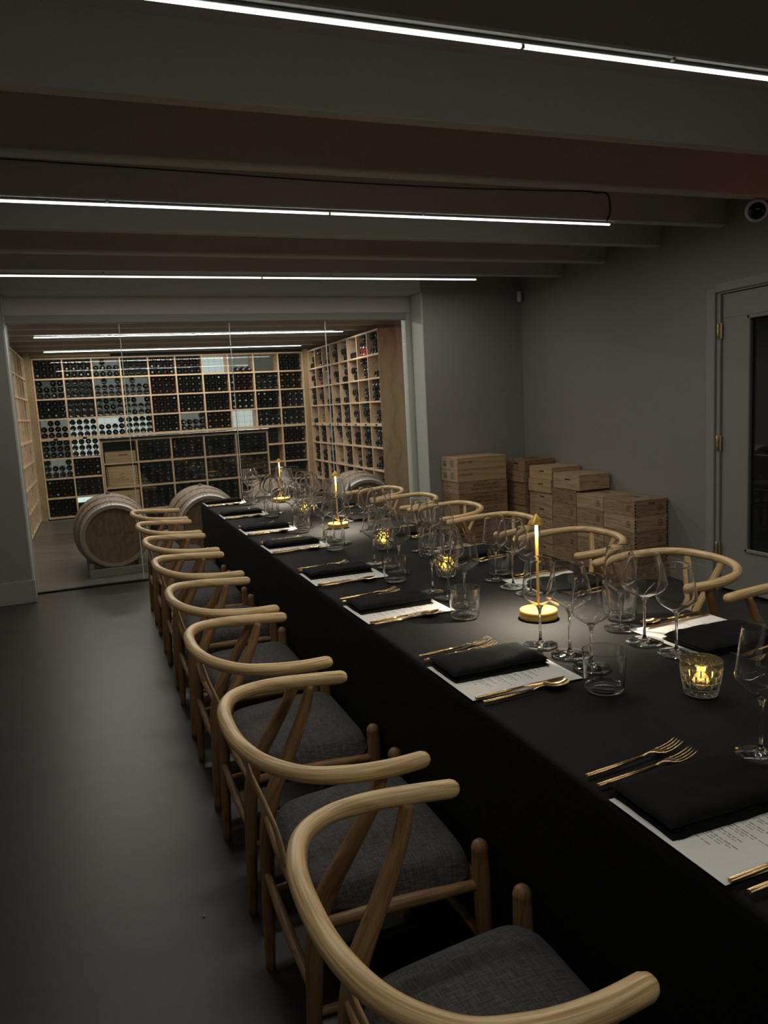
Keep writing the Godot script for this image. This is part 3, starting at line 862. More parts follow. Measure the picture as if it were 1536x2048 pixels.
func build_barrels() -> void:
	# local: axis along y, head at y = 0 turned towards the room
	const LEN := 0.92
	var stave := begin()
	var n := 28
	var half := PI / n - 0.003
	var rows := []
	var us := PackedFloat32Array()
	for k in 9:
		var t := k / 8.0
		var r := barrel_r(t)
		var row := PackedVector3Array()
		for a in [-half, 0.0, half]: row.append(Vector3(r * cos(a), -t * LEN, r * sin(a)))
		row.reverse()
		rows.append(row)
		us.append(t * LEN)
	skin(stave, rows, 1, us, PackedFloat32Array([0, 0.035, 0.07]))
	stave.set_smooth_group(-1)
	for s in [0, 1]:           # chime ends and inner lip
		var r := barrel_r(s)
		var y := -float(s) * LEN
		var a := Vector3(r * cos(half), y, r * sin(half))
		var b := Vector3(r * cos(half), y, -r * sin(half))
		var c := Vector3((r - 0.026) * cos(half), y, -(r - 0.026) * sin(half))
		var d := Vector3((r - 0.026) * cos(half), y, (r - 0.026) * sin(half))
		var down := Vector3(0, -0.04 if s == 0 else 0.04, 0)
		if s == 0:
			quad(stave, a, b, c, d)
			quad(stave, d, c, c + down, d + down)
		else:
			quad(stave, d, c, b, a)
	var sm := done(stave)
	var src: Node3D = null
	var spots := [[0.107, -7.19, 0.04, "oak barrel on a cradle nearest the left rack, its whole head in view"], [0.965, -7.24, 0.02, "oak barrel second from the left, half hidden by the table's far end"], [1.76, -7.35, 0.0, "oak barrel behind the far end's wine glasses, third from the left"], [2.62, -7.42, -0.10, "oak barrel by the right-hand rack, showing pale staves and grey hoops"]]
	for i in 4:
		var b: Node3D
		if src == null:
			src = thing("barrel", spots[i][3], "barrel", Vector3.ZERO, 0, "oak barrels in the cellar")
			b = src
			for k in n:
				put("stave", sm, M.barrel_oak, b).rotation.y = TAU * k / n
			var hoops := [[0.004, 0.042], [0.115, 0.150], [0.29, 0.325], [0.675, 0.71], [0.85, 0.885], [0.958, 0.996]]
			for h in hoops:
				var r0 := barrel_r(h[0])
				var r1 := barrel_r(h[1])
				put("hoop", lathe_mesh([[Vector2(r1 + 0.0005, -h[1] * LEN), Vector2(r1 + 0.004, -h[1] * LEN), Vector2(r0 + 0.004, -h[0] * LEN), Vector2(r0 + 0.0005, -h[0] * LEN)]], 56), (M.hoop_steel if h[0] < 0.01 or h[0] > 0.95 else M.hoop_dark), b)
			var st := begin()
			for h in [0.02, 0.13]:
				for q in [-1.72, -1.60]:
					lathe(st, [Vector2(0.006, 0), Vector2(0.0055, 0.003), Vector2(0, 0.004)], 8, 1, Transform3D(Basis(Vector3(cos(q + PI / 2), 0, sin(q + PI / 2)), Vector3(cos(q), 0, sin(q)), Vector3(0, -1, 0)), Vector3(cos(q), 0, sin(q)) * (barrel_r(h) + 0.004) + Vector3(0, -h * LEN, 0)))
			put("rivet", done(st), M.rivet_steel, b)
			var R := 0.252
			for k in 6:        # head boards, cut to the circle
				var zz0 := -R + 2 * R * k / 6.0 + 0.0008
				var zz1 := -R + 2 * R * (k + 1) / 6.0 - 0.0008
				var hb := begin()
				for j in 6:
					var za := lerpf(zz0, zz1, j / 6.0)
					var zb := lerpf(zz0, zz1, (j + 1) / 6.0)
					var wa := sqrt(maxf(R * R - za * za, 0.0))
					var wb := sqrt(maxf(R * R - zb * zb, 0.0))
					quad(hb, Vector3(za, -0.032, wa), Vector3(zb, -0.032, wb), Vector3(zb, -0.032, -wb), Vector3(za, -0.032, -wa), Vector2(wa, za), Vector2(wb, zb), Vector2(-wb, zb), Vector2(-wa, za))
				put("head_board", done(hb), M.barrel_head, b)
			var back := lathe_mesh([[Vector2(0.252, -LEN + 0.03), Vector2(0, -LEN + 0.03)]], 28)
			put("rear_head", back, M.barrel_head, b)
			put("bung", lathe_mesh([[Vector2(0.02, 0), Vector2(0.018, 0.02)], [Vector2(0.018, 0.02), Vector2(0, 0.021)]], 12, Transform3D(Basis(Vector3.RIGHT, -PI / 2), Vector3(0, -0.5 * LEN, -0.343))), M.cradle_wood, b)
			for k in 3:
				var tt := lettering(["CUVEE", "DUPUIS", "ALLIER"][k], 0.016, b, Transform3D(Basis(Vector3(1, 0, 0), Vector3(0, 0, -1), Vector3(0, 1, 0)), Vector3(-0.13 + k * 0.125, -0.0315, -0.015)), M.brand_ink)
				tt.set_meta("label", "faint branded lettering")
		else:
			b = copy_of(src, "barrel", spots[i][3], Vector3.ZERO)
		b.position = Vector3(spots[i][0], 0.395, spots[i][1])
		b.rotation = Vector3(PI / 2, 0, 0)
		b.basis = Basis(Vector3.UP, spots[i][2]) * Basis(Vector3.RIGHT, PI / 2)
		b.position.y = 0.352
		var c := thing("barrel_cradle", "low dark wood cradle under the %s oak barrel from the left" % ORD[i], "cradle", Vector3(spots[i][0], 0, spots[i][1]), spots[i][2], "barrel cradles")
		put("front_board", box_mesh(Vector3(0, 0.035, 0.020), Vector3(0.49, 0.07, 0.03), 0.003), M.cradle_wood, c)
		put("rear_board", box_mesh(Vector3(0, 0.026, -0.90), Vector3(0.49, 0.05, 0.03), 0.003), M.cradle_wood, c)
		for s in [-1.0, 1.0]:
			put("rail", box_mesh(Vector3(s * 0.215, 0.024, -0.445), Vector3(0.05, 0.044, 0.875), 0.003), M.cradle_wood, c)
			put("post", box_mesh(Vector3(s * 0.222, 0.095, -0.022), Vector3(0.036, 0.05, 0.03), 0.003), M.cradle_wood, c)

# ------------------------------------------------------------------ table
func build_table() -> void:
	var xl := 0.690
	var xr := 1.555
	var z0 := -5.62
	var z1 := 0.35
	var nz := noise(61, 1.0, 4)
	nz.fractal_type = FastNoiseLite.FRACTAL_RIDGED
	var nw := noise(62, 1.0, 2)
	var sec := []             # x, y, share of the top wrinkle, share of the hanging folds
	for i in 9: sec.append([xl, 0.02 + 0.715 * i / 8.0, 0.0, 1.0 - i / 8.0])
	for i in range(1, 6):
		var a := PI / 2 * i / 5.0
		sec.append([xl + 0.012 * (1 - cos(a)), TOP - 0.002 - 0.012 * (1 - sin(a)), 0.3, 0.0])
	for i in range(1, 54): sec.append([lerpf(xl + 0.012, xr - 0.012, i / 54.0), TOP - 0.0005, 1.0, 0.0])
	for i in 6:
		var a := PI / 2 * i / 5.0
		sec.append([xr - 0.012 + 0.012 * sin(a), TOP - 0.002 - 0.012 * (1 - cos(a)), 0.3, 0.0])
	for i in 9: sec.append([xr, 0.735 - 0.715 * i / 8.0, 0.0, i / 8.0])
	var st := begin()
	var rows := []
	var us := PackedFloat32Array()
	var vs := PackedFloat32Array()
	var run := 0.0
	for j in sec.size():
		if j: run += Vector2(sec[j][0] - sec[j - 1][0], sec[j][1] - sec[j - 1][1]).length()
		vs.append(run)
	var count := 300
	for i in count + 1:
		var z := lerpf(z1, z0, float(i) / count)
		us.append(z)
		var row := PackedVector3Array()
		for s in sec:
			var x: float = s[0]
			var y: float = s[1]
			if s[2] > 0.0:
				y -= s[2] * (0.0042 * (0.5 + 0.5 * nz.get_noise_2d(x * 2.6 + z * 0.7, z * 1.9 - x * 0.5)))
			if s[3] > 0.0:
				var side := -1.0 if x < 1.1 else 1.0
				x += side * (s[3] * (0.0016 + 0.0016 * sin(z * 6.0 + 2.0 * nw.get_noise_1d(z * 0.6)) + 0.0008 * sin(z * 17.0)))
			row.append(Vector3(x, y, z))
		row.reverse()
		rows.append(row)
	vs.reverse()
	skin(st, rows, 1, us, vs)
	for e in 2:               # hanging ends
		var z := z0 if e == 0 else z1
		var er := []
		var eu := PackedFloat32Array()
		var ev := PackedFloat32Array()
		for j in 9: ev.append(j * 0.08)
		for i in 31:
			var x := lerpf(xl, xr, i / 30.0)
			eu.append(x)
			var row := PackedVector3Array()
			for j in 9:
				var f := 1.0 - j / 8.0
				row.append(Vector3(x, 0.02 + (TOP - 0.0225) * j / 8.0, z + (-1.0 if e == 0 else 1.0) * f * (0.012 + 0.010 * sin(x * 14.0))))
			if e == 0: row.reverse()
			er.append(row)
		skin(st, er, 2, eu, ev)
	var cloth := put("tablecloth", done(st), M.black_cloth)
	tag(cloth, "long black tablecloth draped to the floor over the dining table", "tablecloth")

# ------------------------------------------------------------------ chairs
func make_chair() -> Node3D:
	# local: x across the chair, -z towards the table; back of the bow at z = 0
	var o := Node3D.new()
	var bow := [Vector3(-0.257, 0.705, -0.345), Vector3(-0.266, 0.708, -0.27), Vector3(-0.264, 0.714, -0.19), Vector3(-0.242, 0.722, -0.115), Vector3(-0.185, 0.732, -0.055), Vector3(-0.10, 0.738, -0.024), Vector3(0, 0.740, -0.016)]
	var all := bow.duplicate()
	for i in range(5, -1, -1): all.append(Vector3(-bow[i].x, bow[i].y, bow[i].z))
	var rr := []
	for p in all: rr.append(0.0172 if p.z < -0.15 else 0.0158)
	put("armrest_bow", rod(all, rr, 6, 16, Vector3.UP, 1), M.oak, o)
	for s in [-1.0, 1.0]:
		put("rear_leg", rod([Vector3(s * 0.207, 0, -0.098), Vector3(s * 0.211, 0.18, -0.106), Vector3(s * 0.216, 0.36, -0.118), Vector3(s * 0.222, 0.45, -0.140), Vector3(s * 0.236, 0.55, -0.195), Vector3(s * 0.250, 0.63, -0.238), Vector3(s * 0.258, 0.698, -0.262)], [0.0125, 0.016, 0.0195, 0.0205, 0.0175, 0.0155, 0.0125], 5, 12, Vector3(1, 0, 0), 0), M.oak_shaded, o)
		put("front_leg", rod([Vector3(s * 0.238, 0, -0.480), Vector3(s * 0.238, 0.20, -0.478), Vector3(s * 0.237, 0.40, -0.474), Vector3(s * 0.237, 0.462, -0.473), Vector3(s * 0.237, 0.475, -0.473)], [0.0135, 0.0165, 0.019, 0.0175, 0.0185], 4, 12, Vector3(1, 0, 0), 1), M.oak_shaded, o)
		put("seat_rail", rod([Vector3(s * 0.216, 0.395, -0.120), Vector3(s * 0.228, 0.398, -0.30), Vector3(s * 0.237, 0.395, -0.474)], [0.011, 0.0145, 0.011], 5, 10), M.oak_shaded, o)
		put("stretcher", rod([Vector3(s * 0.210, 0.205, -0.107), Vector3(s * 0.225, 0.205, -0.29), Vector3(s * 0.238, 0.20, -0.478)], [0.009, 0.0125, 0.009], 5, 10), M.oak_shaded, o)
	put("seat_rail", rod([Vector3(-0.216, 0.40, -0.120), Vector3(0, 0.40, -0.116), Vector3(0.216, 0.40, -0.120)], [0.011, 0.016, 0.011], 5, 10), M.oak_shaded, o)
	put("seat_rail", rod([Vector3(-0.237, 0.385, -0.474), Vector3(0, 0.385, -0.476), Vector3(0.237, 0.385, -0.474)], [0.011, 0.0145, 0.011], 5, 10), M.oak_shaded, o)
	put("stretcher", rod([Vector3(-0.211, 0.255, -0.108), Vector3(0, 0.255, -0.106), Vector3(0.211, 0.255, -0.108)], [0.009, 0.0125, 0.009], 5, 10), M.oak_shaded, o)
	put("stretcher", rod([Vector3(-0.238, 0.26, -0.478), Vector3(0, 0.26, -0.478), Vector3(0.238, 0.26, -0.478)], [0.009, 0.0125, 0.009], 5, 10), M.oak_shaded, o)
	# Y-shaped splat
	var st := begin()
	for s in [-1.0, 1.0]:
		var path := smooth_path([Vector3(s * 0.014, 0.41, -0.112), Vector3(s * 0.015, 0.49, -0.098), Vector3(s * 0.026, 0.56, -0.076), Vector3(s * 0.060, 0.65, -0.046), Vector3(s * 0.092, 0.731, -0.026)], 5)
		var wa := smooth_values([0.0175, 0.018, 0.0185, 0.0180, 0.0180], 5)
		var wb := smooth_values([0.0055, 0.0055, 0.0055, 0.005, 0.005], 5)
		tube(st, path, wa, wb, 8, 1, Vector3(0, 0.3, 1), 0)
	put("back_splat", done(st), M.oak, o)
	# padded seat: domed trapezoid with rounded corners
	st = begin()
	var rows := []
	var us := PackedFloat32Array()
	var vs := PackedFloat32Array()
	var N := 22
	for k in N + 1:
		var v := 2.0 * k / N - 1.0
		vs.append((v + 1.0) * 0.22)
	for i in N + 1:
		var u := 2.0 * i / N - 1.0
		us.append((u + 1.0) * 0.20)
		var row := PackedVector3Array()
		for k in N + 1:
			var v := 2.0 * k / N - 1.0
			var sx := v * sqrt(1.0 - 0.28 * pow(u, 8)) 
			var sz := u * sqrt(1.0 - 0.22 * pow(v, 8))
			var zc := -0.298 - sz * 0.184
			var wd := lerpf(0.200, 0.243, (sz + 1) * 0.5)
			var e := maxf(absf(u), absf(v))
			var e2 := maxf(pow(absf(u), 10.0) + pow(absf(v), 10.0), 0.0)
			var y := 0.407 + 0.044 * pow(maxf(1.0 - minf(e2, 1.0), 0.0), 0.45) + 0.020 * (1 - u * u) * (1 - v * v)
			if e > 0.999: y = 0.405
			row.append(Vector3(sx * wd, y, zc))
		row.reverse()
		rows.append(row)
	skin(st, rows, 1, us, vs)
	var low := []
	for i in rows.size():
		var r2 := PackedVector3Array()
		for p in rows[i]: r2.append(Vector3(p.x * 0.97, 0.398, -0.298 + (p.z + 0.298) * 0.97))
		r2.reverse()
		low.append(r2)
	skin(st, low, 2, us, vs)
	put("seat", done(st), M.seat_cloth, o)
	return o

func build_chairs() -> void:
	var c := [-0.905, -1.545, -2.187, -2.815, -3.47, -4.127, -4.785, -5.47]
	var src := make_chair()
	src.name = numbered("dining_chair")
	add_child(src)
	tag(src, "", "chair", "wishbone chairs round the long table")
	for i in 8:
		var lab := "oak wishbone chair with grey seat, %s from the near end of the aisle row" % ORD[i]
		var at := Vector3(0.190, 0, c[i])
		if i == 0:
			src.position = at
			src.rotation.y = -PI / 2
			src.set_meta("label", lab)
		else: copy_of(src, "dining_chair", lab, at, -PI / 2 + rng.randf_range(-0.007, 0.007))
	var d := [-1.60, -2.29, -2.95, -3.64, -4.27, -4.90, -5.52]
	for i in 7:
		copy_of(src, "dining_chair", "oak wishbone chair on the crate side of the table, %s from the door end" % ORD[i], Vector3(2.215 + [0.01, 0.0, 0.02, 0.0, 0.01, 0, 0][i], 0, d[i]), PI / 2 + rng.randf_range(-0.03, 0.03))

# ------------------------------------------------------------------ wine crates
func crate(label: String, a: Vector3, s: Vector3, wood: String, kind: int) -> Node3D:
	# a: low corner (x, y, z of the back), s: size
	var o := thing("wine_crate", label, "crate", Vector3(a.x + s.x * 0.5, a.y, a.z + s.z * 0.5), 0, "wooden wine crates stacked along the wall")
	var lid := 0.012
	put("body", box_mesh(Vector3(0, (s.y - lid) * 0.5, 0), Vector3(s.x, s.y - lid - 0.001, s.z), 0.002), M[wood], o)
	put("lid", box_mesh(Vector3(0, s.y - lid * 0.5, 0), Vector3(s.x - 0.002, lid, s.z - 0.002), 0.002), M[wood], o)
	var fx := Transform3D(Basis(Vector3.UP, -PI / 2), Vector3(-s.x * 0.5 - 0.0006, s.y * 0.5, 0))     # on the face towards -x
	var fz := Transform3D(Basis.IDENTITY, Vector3(0, s.y * 0.5, s.z * 0.5 + 0.0006))                 # on the face towards the camera
	match kind:
		0:                     # pale flat case with serif lettering
			lettering("OPUS ONE", 0.019, o, fz.translated_local(Vector3(-s.x * 0.5 + 0.088, 0.012, 0)), M.brand_ink)
			put("shipping_label", box_mesh(Vector3(-s.x * 0.5 - 0.0005, s.y * 0.5, 0.07), Vector3(0.001, 0.075, 0.11)), M.sticker, o)
			put("shipping_label", box_mesh(Vector3(-s.x * 0.5 - 0.0005, s.y * 0.5, -0.085), Vector3(0.001, 0.07, 0.09)), M.sticker, o)
			var bars := begin()
			for i in 7: bx(bars, Vector3(-s.x * 0.5 - 0.0014, s.y * 0.5 + 0.026 - i * 0.0085, 0.06), Vector3(0.0008, 0.0028, 0.06 - 0.006 * (i % 3)))
			for i in 5: bx(bars, Vector3(-s.x * 0.5 - 0.0014, s.y * 0.5 + 0.02 - i * 0.010, -0.085), Vector3(0.0008, 0.006 if i > 2 else 0.003, 0.06))
			put("label_print", done(bars), M.brand_ink, o)
		1:                     # pine case with two lines of small capitals
			lettering("DOMAINE LEFLAIVE", 0.017, o, fz.translated_local(Vector3(0.02, 0.018, 0)), M.brand_ink)
			lettering("PULIGNY MONTRACHET", 0.017, o, fz.translated_local(Vector3(0.02, -0.018, 0)), M.brand_ink)
			lettering("LEFLAIVE", 0.012, o, fx.translated_local(Vector3(-0.03, 0.01, 0)), M.faded_ink)
		2:                     # plain case with a slot handle
			put("handle_slot", box_mesh(Vector3(-s.x * 0.5 - 0.0004, s.y * 0.66, 0.02), Vector3(0.003, 0.010, 0.075), 0.001), M.end_grain, o)
			lettering("HERITAGE", 0.010, o, fz.translated_local(Vector3(0.02, 0.0, 0)), M.faded_ink)
		3, 4:                  # case with a round brand and finger joints
			var rg := lathe_mesh([[Vector2(0.024, 0), Vector2(0.024, 0.0008), Vector2(0.0205, 0.0008), Vector2(0.0205, 0)]], 24)
			var faces := [fx.translated_local(Vector3(s.z * 0.30, 0.0, 0))]
			if kind == 4: faces.append(fz.translated_local(Vector3(s.x * 0.27, 0.0, 0)))
			for f in faces:
				var r := put("round_brand", rg, M.faded_ink, o)
				r.transform = f * Transform3D(Basis(Vector3.RIGHT, PI / 2), Vector3.ZERO)
				put("round_brand_bar", box_mesh(Vector3.ZERO, Vector3(0.006, 0.026, 0.0008)), M.faded_ink, o).transform = f
				put("round_brand_bar", box_mesh(Vector3(0.009, 0, 0), Vector3(0.004, 0.018, 0.0008)), M.faded_ink, o).transform = f
			if kind == 4:
				var st := begin()
				for i in 4:
					bx(st, Vector3(-s.x * 0.5 + 0.006, 0.014 + i * 0.024, s.z * 0.5 + 0.0002), Vector3(0.013, 0.012, 0.002))
					bx(st, Vector3(s.x * 0.5 - 0.006, 0.014 + i * 0.024, s.z * 0.5 + 0.0002), Vector3(0.013, 0.012, 0.002))
				put("finger_joint", done(st), M.end_grain, o)
	return o

func build_crates() -> void:
	# tall stack by the partition
	for i in 8:
		var y := 0.002 + i * 0.1105
		var pale := i > 5
		var lab: String = ["wooden crate at the foot of the tall stack by the partition", "wooden crate second from the floor in the stack by the partition", "wooden crate third from the floor in the stack by the partition", "wooden crate fourth from the floor in the stack by the partition", "wooden crate fifth from the floor in the stack by the partition", "wooden crate just under the two pale ones by the partition", "lower of the two pale flat crates by the partition", "topmost pale flat crate of the tall stack by the partition"][i]
		crate(lab, Vector3(3.028 - (0.006 if pale else 0.0), y, -6.45), Vector3(0.50, 0.109, 0.332), "crate_pale" if pale else ("crate_pine_0" if i % 2 else "crate_pine_2"), 0 if pale else 1)
	# the corner stack
	for i in 8:
		var c := crate("brown wooden crate in the corner stack, %s from its top" % ORD[7 - i], Vector3(3.60 + 0.008 * (i % 2), 0.002 + i * 0.1042, -6.26), Vector3(0.31, 0.1025, 0.32), "crate_pine_2" if i % 3 else "crate_pine_0", 1 if i < 7 else 2)
		if i == 7: put("printed_patch", box_mesh(Vector3(0.0, 0.1026, 0.02), Vector3(0.16, 0.0008, 0.07)), M.brand_ink, c)
	for i in 7:
		crate("pale wooden crate in the stack beside the corner stack, %s from its top" % ORD[6 - i], Vector3(3.636 - [0.0, 0.004, 0.0, 0.004, 0.0, 0.012, 0.0][i], 0.002 + i * 0.112, -5.905), Vector3(0.295, 0.1105, 0.355), "crate_pine_1" if i < 5 else "crate_pale", 2)
	for i in 5:
		crate("brown round-branded crate under the flat case, %s from its top" % ORD[4 - i], Vector3(3.636, 0.002 + i * 0.1225, -5.545), Vector3(0.30, 0.121, 0.342), "crate_pine_%d" % [0, 2, 0, 0, 2][i], 3)
	crate("pale flat wooden case with a slot handle lying on the brown crates", Vector3(3.632, 0.617, -5.52), Vector3(0.297, 0.128, 0.372), "crate_pine_1", 2)
	for i in 5:
		var c := crate("brown round-branded crate next to the front stack, %s from its top" % ORD[4 - i], Vector3(3.636, 0.002 + i * 0.120, -5.195), Vector3(0.30, 0.1185, 0.347), "crate_pine_%d" % [2, 0, 1, 0, 1][i], 3)
		if i == 4: top_print(c, 0.1185)
	for i in 5:
		var c := crate("brown crate with finger joints in the front stack, %s from its top" % ORD[4 - i], Vector3(3.636, 0.002 + i * 0.120, -4.842), Vector3(0.30, 0.1185, 0.360), "crate_pine_%d" % [0, 2, 0, 1, 0][i], 4)
		if i == 4:
			top_print(c, 0.1185)
			lettering("VHR", 0.020, c, Transform3D(Basis.IDENTITY, Vector3(0.0, 0.088, 0.1812)), M.brand_ink)

func top_print(c: Node3D, y: float) -> void:
	lettering("VHR", 0.04, c, Transform3D(Basis(Vector3(0, 0, 1), Vector3(1, 0, 0), Vector3(0, -1, 0)) * Basis(Vector3.RIGHT, PI), Vector3(0.02, y + 0.0005, -0.02)), M.faded_ink)
	put("paper_slip", box_mesh(Vector3(-0.03, y + 0.0005, 0.10), Vector3(0.12, 0.001, 0.07)), M.sticker, c)

# ------------------------------------------------------------------ table settings
func make_wine_glass(kind: int) -> Node3D:
	var o := Node3D.new()
	var foot_r: float = [0.0425, 0.0455, 0.0435][kind]
	var h: float = [0.224, 0.228, 0.217][kind]
	var rim: float = [0.0325, 0.0365, 0.0355][kind]
	var wide: float = [0.0430, 0.0550, 0.0470][kind]
	var low: float = [0.100, 0.112, 0.102][kind]        # where the bowl begins
	var bh := h - low
	put("foot", lathe_mesh([[Vector2(0, 0.0008), Vector2(foot_r * 0.5, 0.0005), Vector2(foot_r - 0.0006, 0.0), Vector2(foot_r, 0.0009), Vector2(foot_r - 0.0006, 0.0018), Vector2(foot_r * 0.55, 0.0028), Vector2(0.010, 0.0055), Vector2(0.0052, 0.011), Vector2(0.0038, 0.018), Vector2(0, 0.0182)]], 36), M.solid_glass, o)
	put("stem", lathe_mesh([[Vector2(0, 0.0186), Vector2(0.0037, 0.0188), Vector2(0.0032, 0.04), Vector2(0.0031, low - 0.03), Vector2(0.0036, low - 0.015), Vector2(0.0055, low - 0.005), Vector2(0.0095, low + 0.0012), Vector2(0.0085, low + 0.0022), Vector2(0, low + 0.0002)]], 16), M.solid_glass, o)
	var ps := smooth_path([Vector3(0.0105, low + 0.0022, 0), Vector3(wide * 0.36, low + bh * 0.055, 0), Vector3(wide * 0.66, low + bh * 0.135, 0), Vector3(wide * 0.90, low + bh * 0.225, 0), Vector3(wide * 0.99, low + bh * 0.305, 0), Vector3(wide * 0.985, low + bh * 0.375, 0), Vector3(lerpf(wide, rim, 0.30), low + bh * 0.54, 0), Vector3(lerpf(wide, rim, 0.65), low + bh * 0.77, 0), Vector3(rim, h, 0)], 4)
	var outer := [Vector2(0.0, low + 0.0010), Vector2(0.006, low + 0.0013)]
	var inner := []
	for i in ps.size():
		var d := (ps[mini(i + 1, ps.size() - 1)] - ps[maxi(i - 1, 0)]).normalized()
		outer.append(Vector2(ps[i].x, ps[i].y))
		inner.push_front(Vector2(maxf(ps[i].x - d.y * 0.0007, 0.0), ps[i].y + d.x * 0.0007))
	inner.append(Vector2(0.0, low + 0.0026))
	var e: Vector2 = outer[-1]
	var f: Vector2 = inner[0]
	put("bowl", lathe_mesh([outer, [e, (e + f) * 0.5 + Vector2(0, 0.0003), f], inner], 44), M.solid_glass, o)
	return o

func torus(R: float, r: float, y: float, segs := 40) -> ArrayMesh:
	var prof := []
	for k in 7:
		var a := TAU * (k % 6) / 6
		prof.append(Vector2(R + r * cos(a), y + r * sin(a)))
	return lathe_mesh([prof], segs)

func make_tumbler() -> Node3D:
	var o := Node3D.new()
	put("base", lathe_mesh([[Vector2(0, 0.002), Vector2(0.030, 0.0016), Vector2(0.0375, 0.0), Vector2(0.0405, 0.003), Vector2(0.0412, 0.010), Vector2(0.0400, 0.0105), Vector2(0.034, 0.0075), Vector2(0, 0.0085)]], 36), M.solid_glass, o)
	put("wall", lathe_mesh([[Vector2(0.0400, 0.0106), Vector2(0.0412, 0.0106)], [Vector2(0.0412, 0.0106), Vector2(0.0425, 0.030), Vector2(0.0445, 0.060), Vector2(0.0455, 0.075), Vector2(0.0462, 0.0880)], [Vector2(0.0462, 0.0880), Vector2(0.0458, 0.0886), Vector2(0.0453, 0.0880)], [Vector2(0.0453, 0.0880), Vector2(0.0446, 0.075), Vector2(0.0435, 0.060), Vector2(0.0414, 0.030), Vector2(0.0400, 0.0106)]], 44), M.solid_glass, o)
	return o

func make_fork() -> Node3D:
	# along +x from the handle's end at 0 to the tines at 0.212; lies on y = 0
	var o := Node3D.new()
	put("handle", handle_mesh(0.128), M.gold, o)
	var st := begin()
	tube(st, smooth_path([Vector3(0.125, 0.0048, 0), Vector3(0.138, 0.0072, 0), Vector3(0.148, 0.0070, 0), Vector3(0.160, 0.0048, 0), Vector3(0.170, 0.0038, 0)], 4), smooth_values([0.0030, 0.0026, 0.0055, 0.0108, 0.0122], 4), smooth_values([0.0022, 0.0016, 0.0013, 0.0011, 0.0010], 4), 8, 1, Vector3.UP, 0)
	var head := put("head", done(st), M.gold, o)
	for k in 4:
		var z := (k - 1.5) * 0.0066
		put("tine", rod([Vector3(0.166, 0.0039, z), Vector3(0.180, 0.0042, z), Vector3(0.197, 0.0072, z), Vector3(0.212, 0.0132, z * 0.96)], [0.0019, 0.0017, 0.0015, 0.0008], 3, 6, Vector3.UP, 0, 0.6), M.gold, head)
	return o

func handle_mesh(length: float) -> ArrayMesh:
	var st := begin()
	for k in 5:                # a bundle of fine ribs round a core
		var a := TAU * k / 5.0 + 0.3
		var off := Vector3(0, 0.0038 + 0.0020 * sin(a), 0.0026 * cos(a))
		tube(st, PackedVector3Array([off, off + Vector3(length * 0.5, 0, 0), Vector3(length, 0.0045, 0) + Vector3(0, sin(a), cos(a)) * 0.0012]), PackedFloat32Array([0.0018, 0.0018, 0.0014]), PackedFloat32Array([0.0018, 0.0018, 0.0014]), 7, k + 1)
	return done(st)

func make_knife() -> Node3D:
	var o := Node3D.new()
	put("handle", handle_mesh(0.125), M.gold, o)
	var st := begin()
	tube(st, smooth_path([Vector3(0.122, 0.0045, 0), Vector3(0.132, 0.0050, 0.001), Vector3(0.155, 0.0050, 0.002), Vector3(0.190, 0.0048, 0.002), Vector3(0.215, 0.0046, -0.001), Vector3(0.232, 0.0044, -0.006)], 4), smooth_values([0.0030, 0.0060, 0.0092, 0.0095, 0.0075, 0.0012], 4), smooth_values([0.0025, 0.0013, 0.0008, 0.0007, 0.0006, 0.0004], 4), 8, 1, Vector3.UP, 0)
	put("blade", done(st), M.gold, o)
	return o

func make_spoon() -> Node3D:
	var o := Node3D.new()
	put("handle", handle_mesh(0.125), M.gold, o)
	put("neck", rod([Vector3(0.122, 0.0045, 0), Vector3(0.138, 0.0085, 0), Vector3(0.150, 0.0088, 0), Vector3(0.158, 0.0072, 0)], [0.0028, 0.0022, 0.0026, 0.004], 4, 8, Vector3.UP, 0, 0.6), M.gold, o)
	var st := begin()
	for side in 2:
		var rows := []
		var us := PackedFloat32Array()
		var vs := PackedFloat32Array()
		for k in 17: vs.append(k / 16.0)
		for i in 9:
			var q := i / 8.0
			us.append(q)
			var row := PackedVector3Array()
			for k in 17:
				var a := TAU * (k % 16) / 16
				var egg := 1.0 + 0.12 * cos(a)
				row.append(Vector3(0.185 + 0.032 * q * cos(a), 0.0012 + 0.0075 * q * q + side * 0.0009, 0.0205 * q * sin(a) * (2.0 - egg)))
			rows.append(row)
		if side == 1: rows.reverse()
		var uu := us
		if side == 1: uu.reverse()
		skin(st, rows, side + 1, uu, vs)
	put("bowl", done(st), M.gold, o)
	return o

